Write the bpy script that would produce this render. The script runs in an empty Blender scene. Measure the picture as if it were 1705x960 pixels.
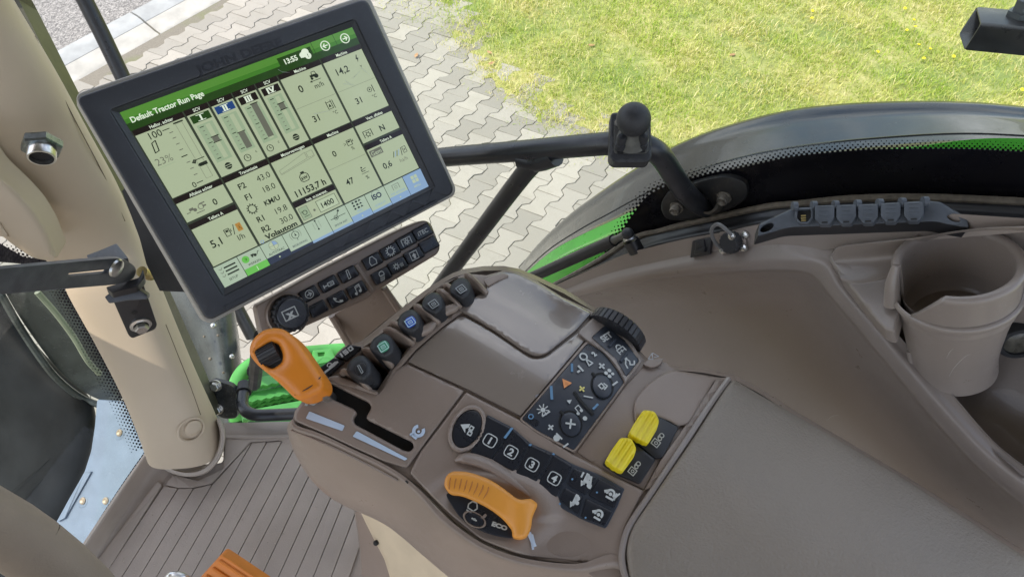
import bpy, math, random, numpy as np
from mathutils import Vector, Matrix
from mathutils.geometry import delaunay_2d_cdt
random.seed(7); np.random.seed(7)
SC = bpy.context.scene
COL = SC.collection
# ------------------------------------------------------------------ camera
CZ = 3.35                     # the camera is held inside the cab, this far above the ground
PITCH = 54.0                  # degrees below the horizon
FPX = 1200.0                  # focal length in photograph pixels
camd = bpy.data.cameras.new('camera'); cam = bpy.data.objects.new('camera', camd); COL.objects.link(cam)
cam.location = (0, 0, CZ); cam.rotation_euler = (math.radians(90 - PITCH), 0, 0)
camd.sensor_width = 36.0; camd.lens = 36.0 * FPX / 1705.0
camd.clip_start = 0.02; camd.clip_end = 2000
SC.camera = cam
# ------------------------------------------------------------------ world, sun, exposure
SUN_AZ = (-0.993, -0.12)      # horizontal direction towards the sun: ahead and to the left of the tractor
SUN_EL = 57.0
w = bpy.data.worlds.new('World'); SC.world = w; w.use_nodes = True
nt = w.node_tree; nt.nodes.clear()
wo = nt.nodes.new('ShaderNodeOutputWorld'); bg = nt.nodes.new('ShaderNodeBackground'); sk = nt.nodes.new('ShaderNodeTexSky')
sk.sky_type = 'NISHITA'; sk.sun_disc = False; sk.sun_elevation = math.radians(SUN_EL)
sk.sun_rotation = math.atan2(SUN_AZ[0], SUN_AZ[1]); sk.dust_density = 2.0; sk.ozone_density = 1.0
bg.inputs['Strength'].default_value = 0.15
tcw = nt.nodes.new('ShaderNodeTexCoord'); mpw = nt.nodes.new('ShaderNodeMapping'); mpw.inputs['Scale'].default_value = (1, 1, 2.2); nt.links.new(tcw.outputs['Generated'], mpw.inputs['Vector'])
nzw = nt.nodes.new('ShaderNodeTexNoise'); nzw.inputs['Scale'].default_value = 2.6; nzw.inputs['Detail'].default_value = 7; nzw.inputs['Roughness'].default_value = .55; nt.links.new(mpw.outputs[0], nzw.inputs['Vector'])
mrw = nt.nodes.new('ShaderNodeMapRange'); mrw.inputs[1].default_value = .44; mrw.inputs[2].default_value = .62; nt.links.new(nzw.outputs['Fac'], mrw.inputs[0])
mxw = nt.nodes.new('ShaderNodeMix'); mxw.data_type = 'RGBA'; mxw.inputs[7].default_value = (7.2, 7.3, 7.6, 1); nt.links.new(mrw.outputs[0], mxw.inputs[0]); nt.links.new(sk.outputs[0], mxw.inputs[6])   # broken bright cloud over the whole sky
nt.links.new(mxw.outputs[2], bg.inputs[0]); nt.links.new(bg.outputs[0], wo.inputs[0])
sl = bpy.data.lights.new('sun', 'SUN'); sun = bpy.data.objects.new('sun', sl); COL.objects.link(sun)
sl.energy = 2.1; sl.angle = math.radians(0.5); sl.color = (1.0, 0.93, 0.82)
sd = Vector((SUN_AZ[0], SUN_AZ[1], math.tan(math.radians(SUN_EL)))).normalized()
sun.rotation_euler = sd.to_track_quat('Z', 'Y').to_euler(); sun.location = (-3, 2, 8)
SC.view_settings.view_transform = 'Standard'; SC.view_settings.look = 'None'
EXPO = 0.98
SC.view_settings.exposure = EXPO; SC.view_settings.gamma = 1.0
SC.render.engine = 'CYCLES'; SC.cycles.max_bounces = 8; SC.cycles.diffuse_bounces = 4; SC.cycles.transparent_max_bounces = 16
# ------------------------------------------------------------------ camera-based measuring
F = Vector((0, math.cos(math.radians(PITCH)), -math.sin(math.radians(PITCH))))
R = Vector((1, 0, 0)); U = Vector((0, math.sin(math.radians(PITCH)), math.cos(math.radians(PITCH))))
CP = Vector((0, 0, CZ))
TA = Vector((-0.87, 0.5, 0)).normalized()     # towards the front of the tractor
TR_ = Vector((0.5, 0.87, 0)).normalized()     # towards the right side of the tractor
def ray(px, py): return F + R * ((px - 852.5) / FPX) - U * ((py - 480) / FPX)
def at(px, py, d): return CP + ray(px, py) * d
def at_z(px, py, z): r = ray(px, py); return CP + r * ((z - CZ) / r.z)
def side_d(px, py, rr): return rr / (TR_.dot(ray(px, py)))          # depth at which a pixel's ray is rr metres to the right
def at_r(px, py, rr): return at(px, py, side_d(px, py, rr))
class Surf:
    """A plane (with an optional relief) on which measured outlines are laid."""
    def __init__(s, p0, n, bump=None):
        s.p0 = Vector(p0); s.n = Vector(n).normalized(); s.bump = bump
        if s.n.dot(CP - s.p0) < 0: s.n = -s.n
    def hit(s, px, py, off=0.0):
        if s.bump: off += s.bump(px, py)
        r = ray(px, py); return CP + r * ((s.p0 + s.n * off - CP).dot(s.n) / r.dot(s.n))
    def depth(s, px, py): r = ray(px, py); return (s.p0 - CP).dot(s.n) / r.dot(s.n)
    def moved(s, off, bump=None): return Surf(s.p0 + s.n * off, s.n, bump or s.bump)
def surf_c(px, py, d, nx, ny, nz): return Surf(at(px, py, d), R * nx + U * ny - F * nz)
def surf3(a, b, c):
    A, B, D = at(*a), at(*b), at(*c); return Surf(A, (B - A).cross(D - A))
# ------------------------------------------------------------------ outlines
def cr(pts, n=6, closed=True):
    """Catmull-Rom through points."""
    N = len(pts); out = []; m = N if closed else N - 1
    P = [np.array(p, float) for p in pts]
    for i in range(m):
        p0 = P[(i - 1) % N] if closed or i > 0 else 2 * P[0] - P[1]
        p1 = P[i]; p2 = P[(i + 1) % N]
        p3 = P[(i + 2) % N] if closed or i + 2 < N else 2 * P[-1] - P[-2]
        for k in range(n):
            t = k / n
            out.append(tuple(0.5 * ((2 * p1) + (-p0 + p2) * t + (2 * p0 - 5 * p1 + 4 * p2 - p3) * t * t + (-p0 + 3 * p1 - 3 * p2 + p3) * t ** 3)))
    if not closed: out.append(tuple(P[-1]))
    return out
def rc(pts, rad=6, n=4):
    """Round the corners of a polygon; a point may carry its own radius."""
    N = len(pts); out = []
    for i in range(N):
        p = np.array(pts[i][:2], float); a = np.array(pts[i - 1][:2], float); b = np.array(pts[(i + 1) % N][:2], float)
        rr = pts[i][2] if len(pts[i]) > 2 else rad
        da = a - p; db = b - p; la = np.linalg.norm(da); lb = np.linalg.norm(db)
        q = min(rr, la * .48, lb * .48)
        if q < .3: out.append(tuple(p)); continue
        A = p + da / la * q; B = p + db / lb * q
        for k in range(n + 1):
            t = k / n; out.append(tuple((1 - t) ** 2 * A + 2 * t * (1 - t) * p + t * t * B))
    return out
def ell(cx, cy, a, b, ang=0, n=28):
    c, s = math.cos(math.radians(ang)), math.sin(math.radians(ang))
    return [(cx + a * math.cos(t) * c - b * math.sin(t) * s, cy + a * math.cos(t) * s + b * math.sin(t) * c) for t in [2 * math.pi * k / n for k in range(n)]]
def resamp(pts, step):
    out = []; N = len(pts)
    for i in range(N):
        a = np.array(pts[i][:2], float); b = np.array(pts[(i + 1) % N][:2], float); L = np.linalg.norm(b - a)
        if L < 1e-6: continue
        k = max(1, int(round(L / step)))
        for j in range(k): out.append(tuple(a + (b - a) * j / k))
    return out
def pip(P, poly):
    x, y = P[:, 0], P[:, 1]; ins = np.zeros(len(P), bool); n = len(poly)
    for i in range(n):
        x1, y1 = poly[i]; x2, y2 = poly[(i + 1) % n]
        if y1 == y2: continue
        c = ((y1 > y) != (y2 > y)) & (x < (x2 - x1) * (y - y1) / (y2 - y1) + x1)
        ins ^= c
    return ins
def dist_poly(P, polys):
    d = np.full(len(P), 1e9)
    for poly in polys:
        a = np.array(poly); b = np.roll(a, -1, 0)
        for i in range(len(a)):
            v = b[i] - a[i]; L = v @ v
            if L < 1e-9: continue
            t = np.clip(((P - a[i]) @ v) / L, 0, 1); q = a[i] + t[:, None] * v
            d = np.minimum(d, np.hypot(P[:, 0] - q[:, 0], P[:, 1] - q[:, 1]))
    return d
def area(poly): return 0.5 * sum(poly[i][0] * poly[(i + 1) % len(poly)][1] - poly[(i + 1) % len(poly)][0] * poly[i][1] for i in range(len(poly)))
# ------------------------------------------------------------------ mesh builder
class M:
    def __init__(s): s.v = []; s.f = []; s.m = []
    def add(s, vs, fs, mi=0):
        o = len(s.v); s.v += [tuple(v) for v in vs]; s.f += [tuple(i + o for i in f) for f in fs]; s.m += [mi] * len(fs); return s
    def panel(s, outline, S, thick=0.004, rad=0, holes=(), step=None, off=0, dirv=None, mi=0, back=True, prof=None):
        """A plate whose face is the outline laid on S, its edge rounded over `rad` pixels, `thick` metres deep."""
        out = [tuple(p[:2]) for p in outline]
        if area(out) < 0: out = out[::-1]
        hs = [[tuple(p[:2]) for p in h] for h in holes]; hs = [h[::-1] if area(h) > 0 else h for h in hs]
        if step: out = resamp(out, step); hs = [resamp(h, step) for h in hs]
        loops = [out] + hs; pts = [p for l in loops for p in l]
        nb = len(pts); extra = []
        fr = (0.12, .35, .65, 1.0) if rad > 3 else ((.35, 1.0) if rad > 0 else ())
        for l in loops:
            a = np.array(l); t = np.roll(a, -1, 0) - np.roll(a, 1, 0); L = np.hypot(t[:, 0], t[:, 1]) + 1e-9
            nrm = np.stack([-t[:, 1] / L, t[:, 0] / L], 1)
            for q in fr:
                P = a + nrm * q * rad; ok = pip(P, out)
                for h in hs: ok &= ~pip(P, h)
                ok &= dist_poly(P, loops) > q * rad * .9; extra += [tuple(p) for p in P[ok]]
        if step:
            a = np.array(out); x0, y0 = a.min(0); x1, y1 = a.max(0)
            g = np.array([(x, y) for x in np.arange(x0 + step / 2, x1, step) for y in np.arange(y0 + step / 2, y1, step)])
            if len(g):
                ok = pip(g, out)
                for h in hs: ok &= ~pip(g, h)
                g = g[ok]
                if len(g):
                    g = g[dist_poly(g, loops) > max(rad * 1.25, step * .45)]; extra += [tuple(p) for p in g]
        allp = pts + extra; edges = []; o = 0
        for l in loops: edges += [(o + i, o + (i + 1) % len(l)) for i in range(len(l))]; o += len(l)
        rv, _, rf, ov, _, _ = delaunay_2d_cdt([Vector(p) for p in allp], edges, [], 0, 1e-5)
        rv = [tuple(p) for p in rv]; P = np.array(rv)
        cen = np.array([P[list(f)].mean(0) for f in rf]); ok = pip(cen, out)
        for h in hs: ok &= ~pip(cen, h)
        fs = [tuple(f) for f, k in zip(rf, ok) if k]
        fs = [f if area([rv[i] for i in f]) < 0 else f[::-1] for f in fs]
        d = dist_poly(P, loops) if rad > 0 else np.full(len(P), 1e9)
        rm = rad * S.depth(*out[0]) / FPX
        vs = []
        for p, dd in zip(rv, d):
            o_ = off
            if dd < rad:
                q = 1 - dd / rad; o_ -= rm * (1 - math.sqrt(max(0, 1 - q * q))) * (prof or 1)
            vs.append(S.hit(p[0], p[1], o_))
        base = len(vs); inv = {}
        for i, l in enumerate(ov):
            for k in l: inv[k] = i
        dv = dirv if dirv is not None else -S.n; o = 0; allv = list(vs); ff = list(fs)
        if thick:
            rm2 = rm * (prof or 1) if rad else 0
            for li, l in enumerate(loops):
                ids = [inv[o + i] for i in range(len(l))]; o += len(l); b0 = len(allv)
                for (p, i) in zip(l, ids): allv.append(vs[i] + dv * max(thick - rm2, .0002))
                n = len(l)
                for i in range(n): ff.append((ids[i], ids[(i + 1) % n], b0 + (i + 1) % n, b0 + i))
                if li == 0 and back and not hs: ff.append(tuple(b0 + i for i in range(n)))
        return s.add(allv, ff, mi)
    def patch(s, net, nu=6, nv=6, fn=None, mi=0):
        """A smooth sheet through rows of 3D points (or of (px,py,depth))."""
        rows = [cr([tuple(fn(*p)) if fn else tuple(p) for p in r], nu, False) for r in net]
        cols = [cr([r[i] for r in rows], nv, False) for i in range(len(rows[0]))]
        nr, nc = len(cols[0]), len(cols); vs = [cols[c][r] for r in range(nr) for c in range(nc)]
        return s.add(vs, [(r * nc + c, (r + 1) * nc + c, (r + 1) * nc + c + 1, r * nc + c + 1) for r in range(nr - 1) for c in range(nc - 1)], mi)
    def loft(s, rings, cap=True, closed=True, mi=0):
        n = len(rings[0]); vs = [p for r in rings for p in r]; fs = []
        for k in range(len(rings) - 1):
            for i in range(n if closed else n - 1): fs.append((k * n + i, k * n + (i + 1) % n, (k + 1) * n + (i + 1) % n, (k + 1) * n + i))
        if cap: fs += [tuple(range(n))[::-1], tuple((len(rings) - 1) * n + i for i in range(n))]
        return s.add(vs, fs, mi)
    def tube(s, pts, rad, n=14, sm=5, mi=0, flat=1.0):
        P = [Vector(p) for p in (cr([tuple(p) for p in pts], sm, False) if sm > 1 and len(pts) > 2 else [tuple(p) for p in pts])]
        rr = rad if isinstance(rad, (list, tuple)) else [rad, rad]
        rings = []; up = None
        for i, p in enumerate(P):
            t = (P[min(i + 1, len(P) - 1)] - P[max(i - 1, 0)]).normalized()
            if up is None: up = t.orthogonal().normalized()
            up = (up - t * up.dot(t)).normalized(); sd_ = t.cross(up)
            x = i / (len(P) - 1) * (len(rr) - 1); k = min(int(x), len(rr) - 2); r_ = rr[k] + (rr[k + 1] - rr[k]) * (x - k)
            rings.append([p + (up * math.cos(a) + sd_ * math.sin(a) * flat) * r_ for a in [2 * math.pi * j / n for j in range(n)]])
        return s.loft(rings, mi=mi)
    def lathe(s, c, ax, prof, n=32, a0=0, a1=2 * math.pi, ref=None, mi=0, cap=False):
        """prof: (radius, height) pairs revolved about ax through c."""
        ax = Vector(ax).normalized(); c = Vector(c); x = (Vector(ref) - ax * Vector(ref).dot(ax)).normalized() if ref is not None else ax.orthogonal().normalized(); y = ax.cross(x)
        full = abs(a1 - a0 - 2 * math.pi) < 1e-4; k = n if full else n + 1
        rings = [[c + ax * h + (x * math.cos(a0 + (a1 - a0) * j / n) + y * math.sin(a0 + (a1 - a0) * j / n)) * r for j in range(k)] for r, h in prof]
        s.loft(rings, cap=cap, closed=full, mi=mi)
        if not full:
            m = len(prof); 
            for e in (0, k - 1): s.add([rings[i][e] for i in range(m)], [tuple(range(m))], mi)
        return s
    def box(s, c, ax, ay, az, b=0.15, mi=0):
        """Box with half-axes ax, ay, az (vectors) and chamfered edges."""
        c = Vector(c); rings = []
        def ring(kx, ky, z): 
            q = b * min(ax.length, ay.length)
            x = ax.normalized(); y = ay.normalized(); hx = ax.length * kx; hy = ay.length * ky
            pts = [(hx, -hy + q), (hx, hy - q), (hx - q, hy), (-hx + q, hy), (-hx, hy - q), (-hx, -hy + q), (-hx + q, -hy), (hx - q, -hy)]
            return [c + x * u + y * v + az * z for u, v in pts]
        q = b * min(ax.length, ay.length, az.length) ; k = 1 - q / az.length
        kx = 1 - q / ax.length; ky = 1 - q / ay.length
        return s.loft([ring(kx, ky, -1), ring(1, 1, -k), ring(1, 1, k), ring(kx, ky, 1)], mi=mi)
    def ball(s, c, r, n=20, m=12, mi=0, ax=(0, 0, 1), sz=1.0):
        return s.lathe(c, ax, [(r * math.sin(math.pi * k / m) + 1e-5, -r * sz * math.cos(math.pi * k / m)) for k in range(m + 1)], n, mi=mi)
    def shift(s, d): d = Vector(d); s.v = [tuple(Vector(v) + d) for v in s.v]; return s
    def build(s, name, mats, parent=None, label=None, kind=None, smooth=True, ang=35):
        me = bpy.data.meshes.new(name); V = np.array(s.v, float)
        c = Vector(tuple((V.max(0) + V.min(0)) / 2)); V = V - np.array(c)
        me.from_pydata(V.tolist(), [], s.f)
        mats = mats if isinstance(mats, (list, tuple)) else [mats]
        for m in mats: me.materials.append(m)
        if len(mats) > 1: me.polygons.foreach_set('material_index', s.m)
        if smooth:
            me.polygons.foreach_set('use_smooth', [True] * len(me.polygons)); me.set_sharp_from_angle(angle=math.radians(ang))
        me.update(); o = bpy.data.objects.new(name, me); COL.objects.link(o)
        if parent is not None: o.parent = parent; o.location = c - WL[parent.name]
        else: o.location = c
        WL[o.name] = c.copy()
        if label: o['label'] = label
        if kind: o['kind'] = kind
        return o
WL = {}
def thing(name, label, cat, loc, group=None):
    o = bpy.data.objects.new(name, None); COL.objects.link(o); o.location = loc; WL[o.name] = Vector(loc)
    o.empty_display_size = .05
    o['label'] = label; o['category'] = cat
    if group: o['group'] = group
    return o
def solo(m, name, mat, label, cat, group=None, **k):
    o = m.build(name, mat, **k); o['label'] = label; o['category'] = cat
    if group: o['group'] = group
    return o
def copy_to(o, parent, delta=Vector((0, 0, 0)), name=None):
    c = o.copy(); COL.objects.link(c); c.parent = parent; c.location = o.location + delta; return c
# ------------------------------------------------------------------ flat print: text and pictograms
_tc = {}
def text_mesh(txt, bold=0.0, font_space=1.0):
    k = (txt, bold, font_space)
    if k in _tc: return _tc[k]
    cu = bpy.data.curves.new('t', 'FONT'); cu.body = txt; cu.size = 1; cu.offset = bold; cu.resolution_u = 3; cu.space_character = font_space
    cu.fill_mode = 'FRONT'
    ob = bpy.data.objects.new('t', cu); COL.objects.link(ob)
    dg = bpy.context.evaluated_depsgraph_get(); me = bpy.data.meshes.new_from_object(ob.evaluated_get(dg))
    V = [(v.co.x, v.co.y) for v in me.vertices]; Fc = [tuple(p.vertices) for p in me.polygons]
    bpy.data.objects.remove(ob); bpy.data.curves.remove(cu); bpy.data.meshes.remove(me)
    a = np.array(V) if V else np.zeros((1, 2)); x0, x1 = a[:, 0].min(), a[:, 0].max()
    V = [((x - (x0 + x1) / 2) / .7, (y - .35) / .7) for x, y in V]     # capital height 1, centred
    _tc[k] = (V, Fc, (x1 - x0) / .7); return _tc[k]
class Pen:
    """Draws in local units through pos(x, y, off) -> 3D; y grows downwards when flip."""
    def __init__(s, m, pos, off=0.0003, mi=0): s.m = m; s.pos = pos; s.off = off; s.mi = mi
    def poly(s, pts, mi=None, off=None):
        s.m.add([s.pos(x, y, s.off if off is None else off) for x, y in pts], [tuple(range(len(pts)))], s.mi if mi is None else mi); return s
    def rect(s, x0, y0, x1, y1, mi=None, off=None): return s.poly([(x0, y0), (x1, y0), (x1, y1), (x0, y1)], mi, off)
    def rrect(s, x0, y0, x1, y1, r, mi=None, off=None): return s.poly(rc([(x0, y0), (x1, y0), (x1, y1), (x0, y1)], r, 3), mi, off)
    def line(s, pts, w, closed=False, mi=None, off=None):
        n = len(pts)
        for i in range(n if closed else n - 1):
            a = np.array(pts[i], float); b = np.array(pts[(i + 1) % n], float); v = b - a; L = np.linalg.norm(v)
            if L < 1e-9: continue
            v /= L; q = np.array([-v[1], v[0]]) * w / 2; e = v * w * .3
            s.poly([tuple(a - e + q), tuple(b + e + q), tuple(b + e - q), tuple(a - e - q)], mi, off)
        return s
    def ring(s, x, y, r, w, a0=0, a1=360, n=18, mi=None, ry=None):
        ry = ry or r; A = [math.radians(a0 + (a1 - a0) * k / n) for k in range(n + 1)]
        for k in range(n):
            c0, s0, c1, s1 = math.cos(A[k]), math.sin(A[k]), math.cos(A[k + 1]), math.sin(A[k + 1])
            s.poly([(x + (r + w / 2) * c0, y + (ry + w / 2) * s0), (x + (r + w / 2) * c1, y + (ry + w / 2) * s1), (x + (r - w / 2) * c1, y + (ry - w / 2) * s1), (x + (r - w / 2) * c0, y + (ry - w / 2) * s0)], mi)
        return s
    def disc(s, x, y, r, n=14, mi=None, ry=None): return s.poly([(x + r * math.cos(2 * math.pi * k / n), y + (ry or r) * math.sin(2 * math.pi * k / n)) for k in range(n)], mi)
    def box(s, x0, y0, x1, y1, w, r=0, mi=None): return s.line(rc([(x0, y0), (x1, y0), (x1, y1), (x0, y1)], r, 3) if r else [(x0, y0), (x1, y0), (x1, y1), (x0, y1)], w, True, mi)
    def text(s, t, x, y, h, bold=0.0, align='c', mi=None, ysign=1, stretch=1.0):
        V, Fc, W = text_mesh(t, bold); W *= h * stretch
        dx = {'c': 0, 'l': W / 2, 'r': -W / 2}[align]
        s.m.add([s.pos(x + dx + vx * h * stretch, y - ysign * vy * h, s.off) for vx, vy in V], Fc, s.mi if mi is None else mi); return s
def frame(S, cx, cy, dx, dy, off=0.0):
    """Local frame on surface S centred on a pixel; 1 unit along x = (dx,dy) pixels; y points down the picture side."""
    a = S.hit(cx, cy, off); ex = (S.hit(cx + dx / 2, cy + dy / 2, off) - S.hit(cx - dx / 2, cy - dy / 2, off)); n = S.n
    ey = ex.cross(n)     # to the right hand of x seen from the front -> downwards
    return lambda x, y, o=0.0: a + ex * x + ey * y + n * o
# ------------------------------------------------------------------ materials
def mat(name, col, rough=.5, metal=0, grain=0, gs=0.1, var=.06, vs=25, spec=.5, emit=None, es=0, scratch=0, dust=0, dcol=(.45, .42, .36), coat=0):
    m = bpy.data.materials.new(name); m.use_nodes = True; n = m.node_tree; N = n.nodes; Lk = n.links
    b = N['Principled BSDF']; b.inputs['Roughness'].default_value = rough; b.inputs['Metallic'].default_value = metal
    b.inputs['Specular IOR Level'].default_value = spec; b.inputs['Coat Weight'].default_value = coat
    tc = N.new('ShaderNodeNewGeometry'); C4 = (*col, 1)
    no = N.new('ShaderNodeTexNoise'); no.inputs['Scale'].default_value = vs; no.inputs['Detail'].default_value = 5; Lk.new(tc.outputs['Position'], no.inputs['Vector'])
    mx = N.new('ShaderNodeMix'); mx.data_type = 'RGBA'; mx.inputs[6].default_value = tuple(c * (1 - var) for c in col) + (1,); mx.inputs[7].default_value = tuple(min(1, c * (1 + var)) for c in col) + (1,)
    rp = N.new('ShaderNodeMapRange'); rp.inputs[1].default_value = .35; rp.inputs[2].default_value = .65; Lk.new(no.outputs['Fac'], rp.inputs[0]); Lk.new(rp.outputs[0], mx.inputs[0])
    last = mx.outputs[2]
    if dust:
        n2 = N.new('ShaderNodeTexNoise'); n2.inputs['Scale'].default_value = 260; n2.inputs['Detail'].default_value = 6; n2.inputs['Roughness'].default_value = .75; Lk.new(tc.outputs['Position'], n2.inputs['Vector'])
        r2 = N.new('ShaderNodeMapRange'); r2.inputs[1].default_value = .56; r2.inputs[2].default_value = .78; r2.inputs[4].default_value = dust; Lk.new(n2.outputs['Fac'], r2.inputs[0])
        m2 = N.new('ShaderNodeMix'); m2.data_type = 'RGBA'; Lk.new(r2.outputs[0], m2.inputs[0]); Lk.new(last, m2.inputs[6]); m2.inputs[7].default_value = (*dcol, 1); last = m2.outputs[2]
    Lk.new(last, b.inputs['Base Color'])
    n4 = N.new('ShaderNodeTexNoise'); n4.inputs['Scale'].default_value = 38; n4.inputs['Detail'].default_value = 6; n4.inputs['Roughness'].default_value = .7; Lk.new(tc.outputs['Position'], n4.inputs['Vector'])
    rr = N.new('ShaderNodeMapRange'); rr.inputs[1].default_value = .3; rr.inputs[2].default_value = .7; rr.inputs[3].default_value = max(.02, rough - .09); rr.inputs[4].default_value = min(1, rough + .08); Lk.new(n4.outputs['Fac'], rr.inputs[0]); Lk.new(rr.outputs[0], b.inputs['Roughness'])
    if grain:
        g = N.new('ShaderNodeTexNoise'); g.inputs['Scale'].default_value = grain; g.inputs['Detail'].default_value = 3; Lk.new(tc.outputs['Position'], g.inputs['Vector'])
        bu = N.new('ShaderNodeBump'); bu.inputs['Strength'].default_value = gs; bu.inputs['Distance'].default_value = .0015; Lk.new(g.outputs['Fac'], bu.inputs['Height']); Lk.new(bu.outputs[0], b.inputs['Normal'])
    if emit: b.inputs['Emission Color'].default_value = (*emit, 1); b.inputs['Emission Strength'].default_value = es
    return m
BROWN = mat('brown_plastic', (.245, .190, .153), .35, grain=900, gs=.14, var=.05, vs=9, dust=.22, dcol=(.3, .27, .24))
BROWN2 = mat('side_console_plastic', (.250, .210, .182), .35, grain=900, gs=.14, var=.05, vs=7, dust=.22, dcol=(.36, .33, .3), coat=.2)
MATTE = mat('floor_rubber', (.38, .32, .268), .55, grain=500, gs=.2, var=.05, vs=14, dust=.25, dcol=(.42, .38, .32))
SHINY = mat('polished_brown_cover', (.20, .165, .138), .2, grain=300, gs=.03, var=.04, vs=9, spec=.9, coat=.7)
LEATHER = mat('armrest_skin', (.225, .190, .152), .44, grain=420, gs=.7, var=.06, vs=8)
BEIGE = mat('beige_trim', (.50, .41, .30), .55, grain=1100, gs=.15, var=.03, vs=6)
GREYTRIM = mat('grey_collar', (.36, .31, .26), .6, var=.04)
BLACK = mat('black_plastic', (.018, .018, .02), .38, var=.1, dust=.05, dcol=(.12, .12, .12))
BLACKS = mat('black_soft_rubber', (.02, .021, .024), .55, grain=1500, gs=.2, var=.1, dust=.18, dcol=(.12, .12, .13))
BEZEL = mat('dark_bezel', (.026, .028, .034), .42, grain=2500, gs=.25, var=.08, dust=.22, dcol=(.12, .13, .15))
BEZEL2 = mat('bezel_side', (.33, .31, .27), .5)
TUBE = mat('black_painted_tube', (.016, .017, .02), .33, var=.15, vs=60, dust=.12, dcol=(.1, .1, .1))
BUTTON = mat('button_face', (.014, .016, .022), .3, var=.1, dust=.08, dcol=(.1, .11, .13))
PADM = mat('keypad_membrane', (.03, .036, .048), .38, var=.12, dust=.15, dcol=(.12, .13, .15))
ORANGE = mat('orange_plastic', (.66, .21, .015), .42, var=.04)
ORANGE2 = mat('dial_orange', (.72, .30, .045), .42, var=.04)
PEDALO = mat('pedal_orange', (.62, .19, .02), .5, var=.1, dust=.2, dcol=(.4, .2, .08))
YELLOW = mat('yellow_plastic', (.76, .60, .01), .4, var=.03)
WHITE = mat('white_print', (.50, .52, .50), .5)
WEDGE = mat('pale_blue_print', (.46, .55, .66), .5)
BLUEP = mat('blue_print', (.12, .24, .38), .5)
ORP = mat('orange_print', (.75, .30, .10), .5)
YELP = mat('yellow_print', (.75, .66, .2), .5)
STEEL = mat('zinc_plated_steel', (.62, .62, .6), .32, 1, var=.12, vs=300)
DKSTEEL = mat('grey_steel_bar', (.10, .11, .125), .4, .6, grain=800, gs=.1, var=.15, vs=60, dust=.2, dcol=(.2, .24, .2))
BRASS = mat('yellow_passivated_steel', (.55, .44, .2), .35, 1, var=.15, vs=200)
GREEN = mat('green_paint', (.08, .46, .04), .32, var=.06, vs=18, coat=.3)
GREEN2 = mat('green_step_metal', (.10, .42, .09), .42, var=.12, vs=22, dust=.2, dcol=(.3, .36, .25))
RUBBER = mat('fender_rubber', (.014, .016, .020), .22, grain=200, gs=.06, var=.12, vs=12, dust=.15, dcol=(.08, .08, .08), spec=.4, coat=.3)
SEAL = mat('dusty_seal', (.17, .145, .11), .8, var=.25, vs=120)
FRAME = mat('olive_frame', (.07, .07, .045), .35, var=.1)
TYRE = mat('flap_rubber', (.010, .011, .012), .5, grain=60, gs=.2, var=.3, vs=14, dust=.3, dcol=(.035, .035, .035), spec=.12)
GUARD = mat('grey_green_mudguard', (.06, .068, .066), .25, grain=12, gs=.2, var=.3, vs=14, dust=.3, dcol=(.16, .18, .16))
METBLUE = mat('weathered_sky_tinted_metal', (.15, .195, .27), .55, 0, grain=40, gs=.15, var=.1, vs=20, dust=.25, dcol=(.5, .5, .48))  # the blue of the base colour stands in for reflected sky
FRIT = mat('black_frit', (.004, .004, .006), .25, var=.1, spec=.25)
SLOTB = mat('slot_black', (.008, .008, .008), .7)
SOCK = mat('socket_plastic', (.07, .08, .095), .5, grain=800, gs=.15, var=.12, vs=60, dust=.2, dcol=(.16, .17, .18))
WHEELM = mat('wheel_rim_skin', (.25, .20, .155), .6, grain=900, gs=.2, var=.06, spec=.25)
CREAM = mat('pedestal_cream', (.55, .45, .31), .6)
CEIL = mat('roof_lining', (.20, .18, .155), .8, var=.05)
# window glass: clear, with a thin reflection
GLASS = bpy.data.materials.new('window_glass'); GLASS.use_nodes = True; _n = GLASS.node_tree; _n.nodes.clear()
_o = _n.nodes.new('ShaderNodeOutputMaterial'); _t = _n.nodes.new('ShaderNodeBsdfTransparent'); _g = _n.nodes.new('ShaderNodeBsdfGlossy'); _m = _n.nodes.new('ShaderNodeMixShader')
_t.inputs[0].default_value = (.96, .98, .96, 1); _g.inputs['Roughness'].default_value = .03; _m.inputs[0].default_value = .010
_n.links.new(_t.outputs[0], _m.inputs[1]); _n.links.new(_g.outputs[0], _m.inputs[2]); _n.links.new(_m.outputs[0], _o.inputs[0])
# display colours: the panel glows a little and its cover glass reflects
def scr(name, col, k=.78):
    e = k / (2 ** EXPO)
    return mat(name, tuple(c * .12 for c in col), .16, var=.01, vs=3, emit=col, es=e, spec=.5)
S_TILE = scr('screen_tile', (.47, .55, .36)); S_BLK = scr('screen_title_black', (.016, .012, .012), .8); S_GRN = scr('screen_green', (.055, .20, .025), .9)
S_DK = scr('screen_dark', (.02, .035, .02), .8); S_TXT = scr('screen_text_dark', (.02, .03, .02), .7); S_WHT = scr('screen_text_white', (.75, .85, .68), .9); S_GAP = scr('screen_gap', (.05, .065, .045), .7)
S_MID = scr('screen_gauge', (.36, .47, .30)); S_GREY = scr('screen_bar_grey', (.16, .17, .13)); S_BLU = scr('screen_blue', (.02, .06, .20), .9); S_LBL = scr('screen_blue_and_glare', (.25, .38, .56), .9)  # the tab blue doubles as painted sky glare on the screen
S_GRN2 = scr('screen_bright_green', (.14, .50, .08), .9); S_IGRN = scr('screen_header_green_dark', (.02, .06, .012), .9); S_LT = scr('screen_light', (.52, .62, .42)); S_ORG = scr('screen_orange', (.50, .26, .06), .8)
S_TAB = scr('screen_tab', (.46, .58, .43)); S_NAVY = scr('screen_navy', (.02, .03, .06), .9); S_HG = scr('screen_header_mid', (.09, .26, .04), .9)
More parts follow.
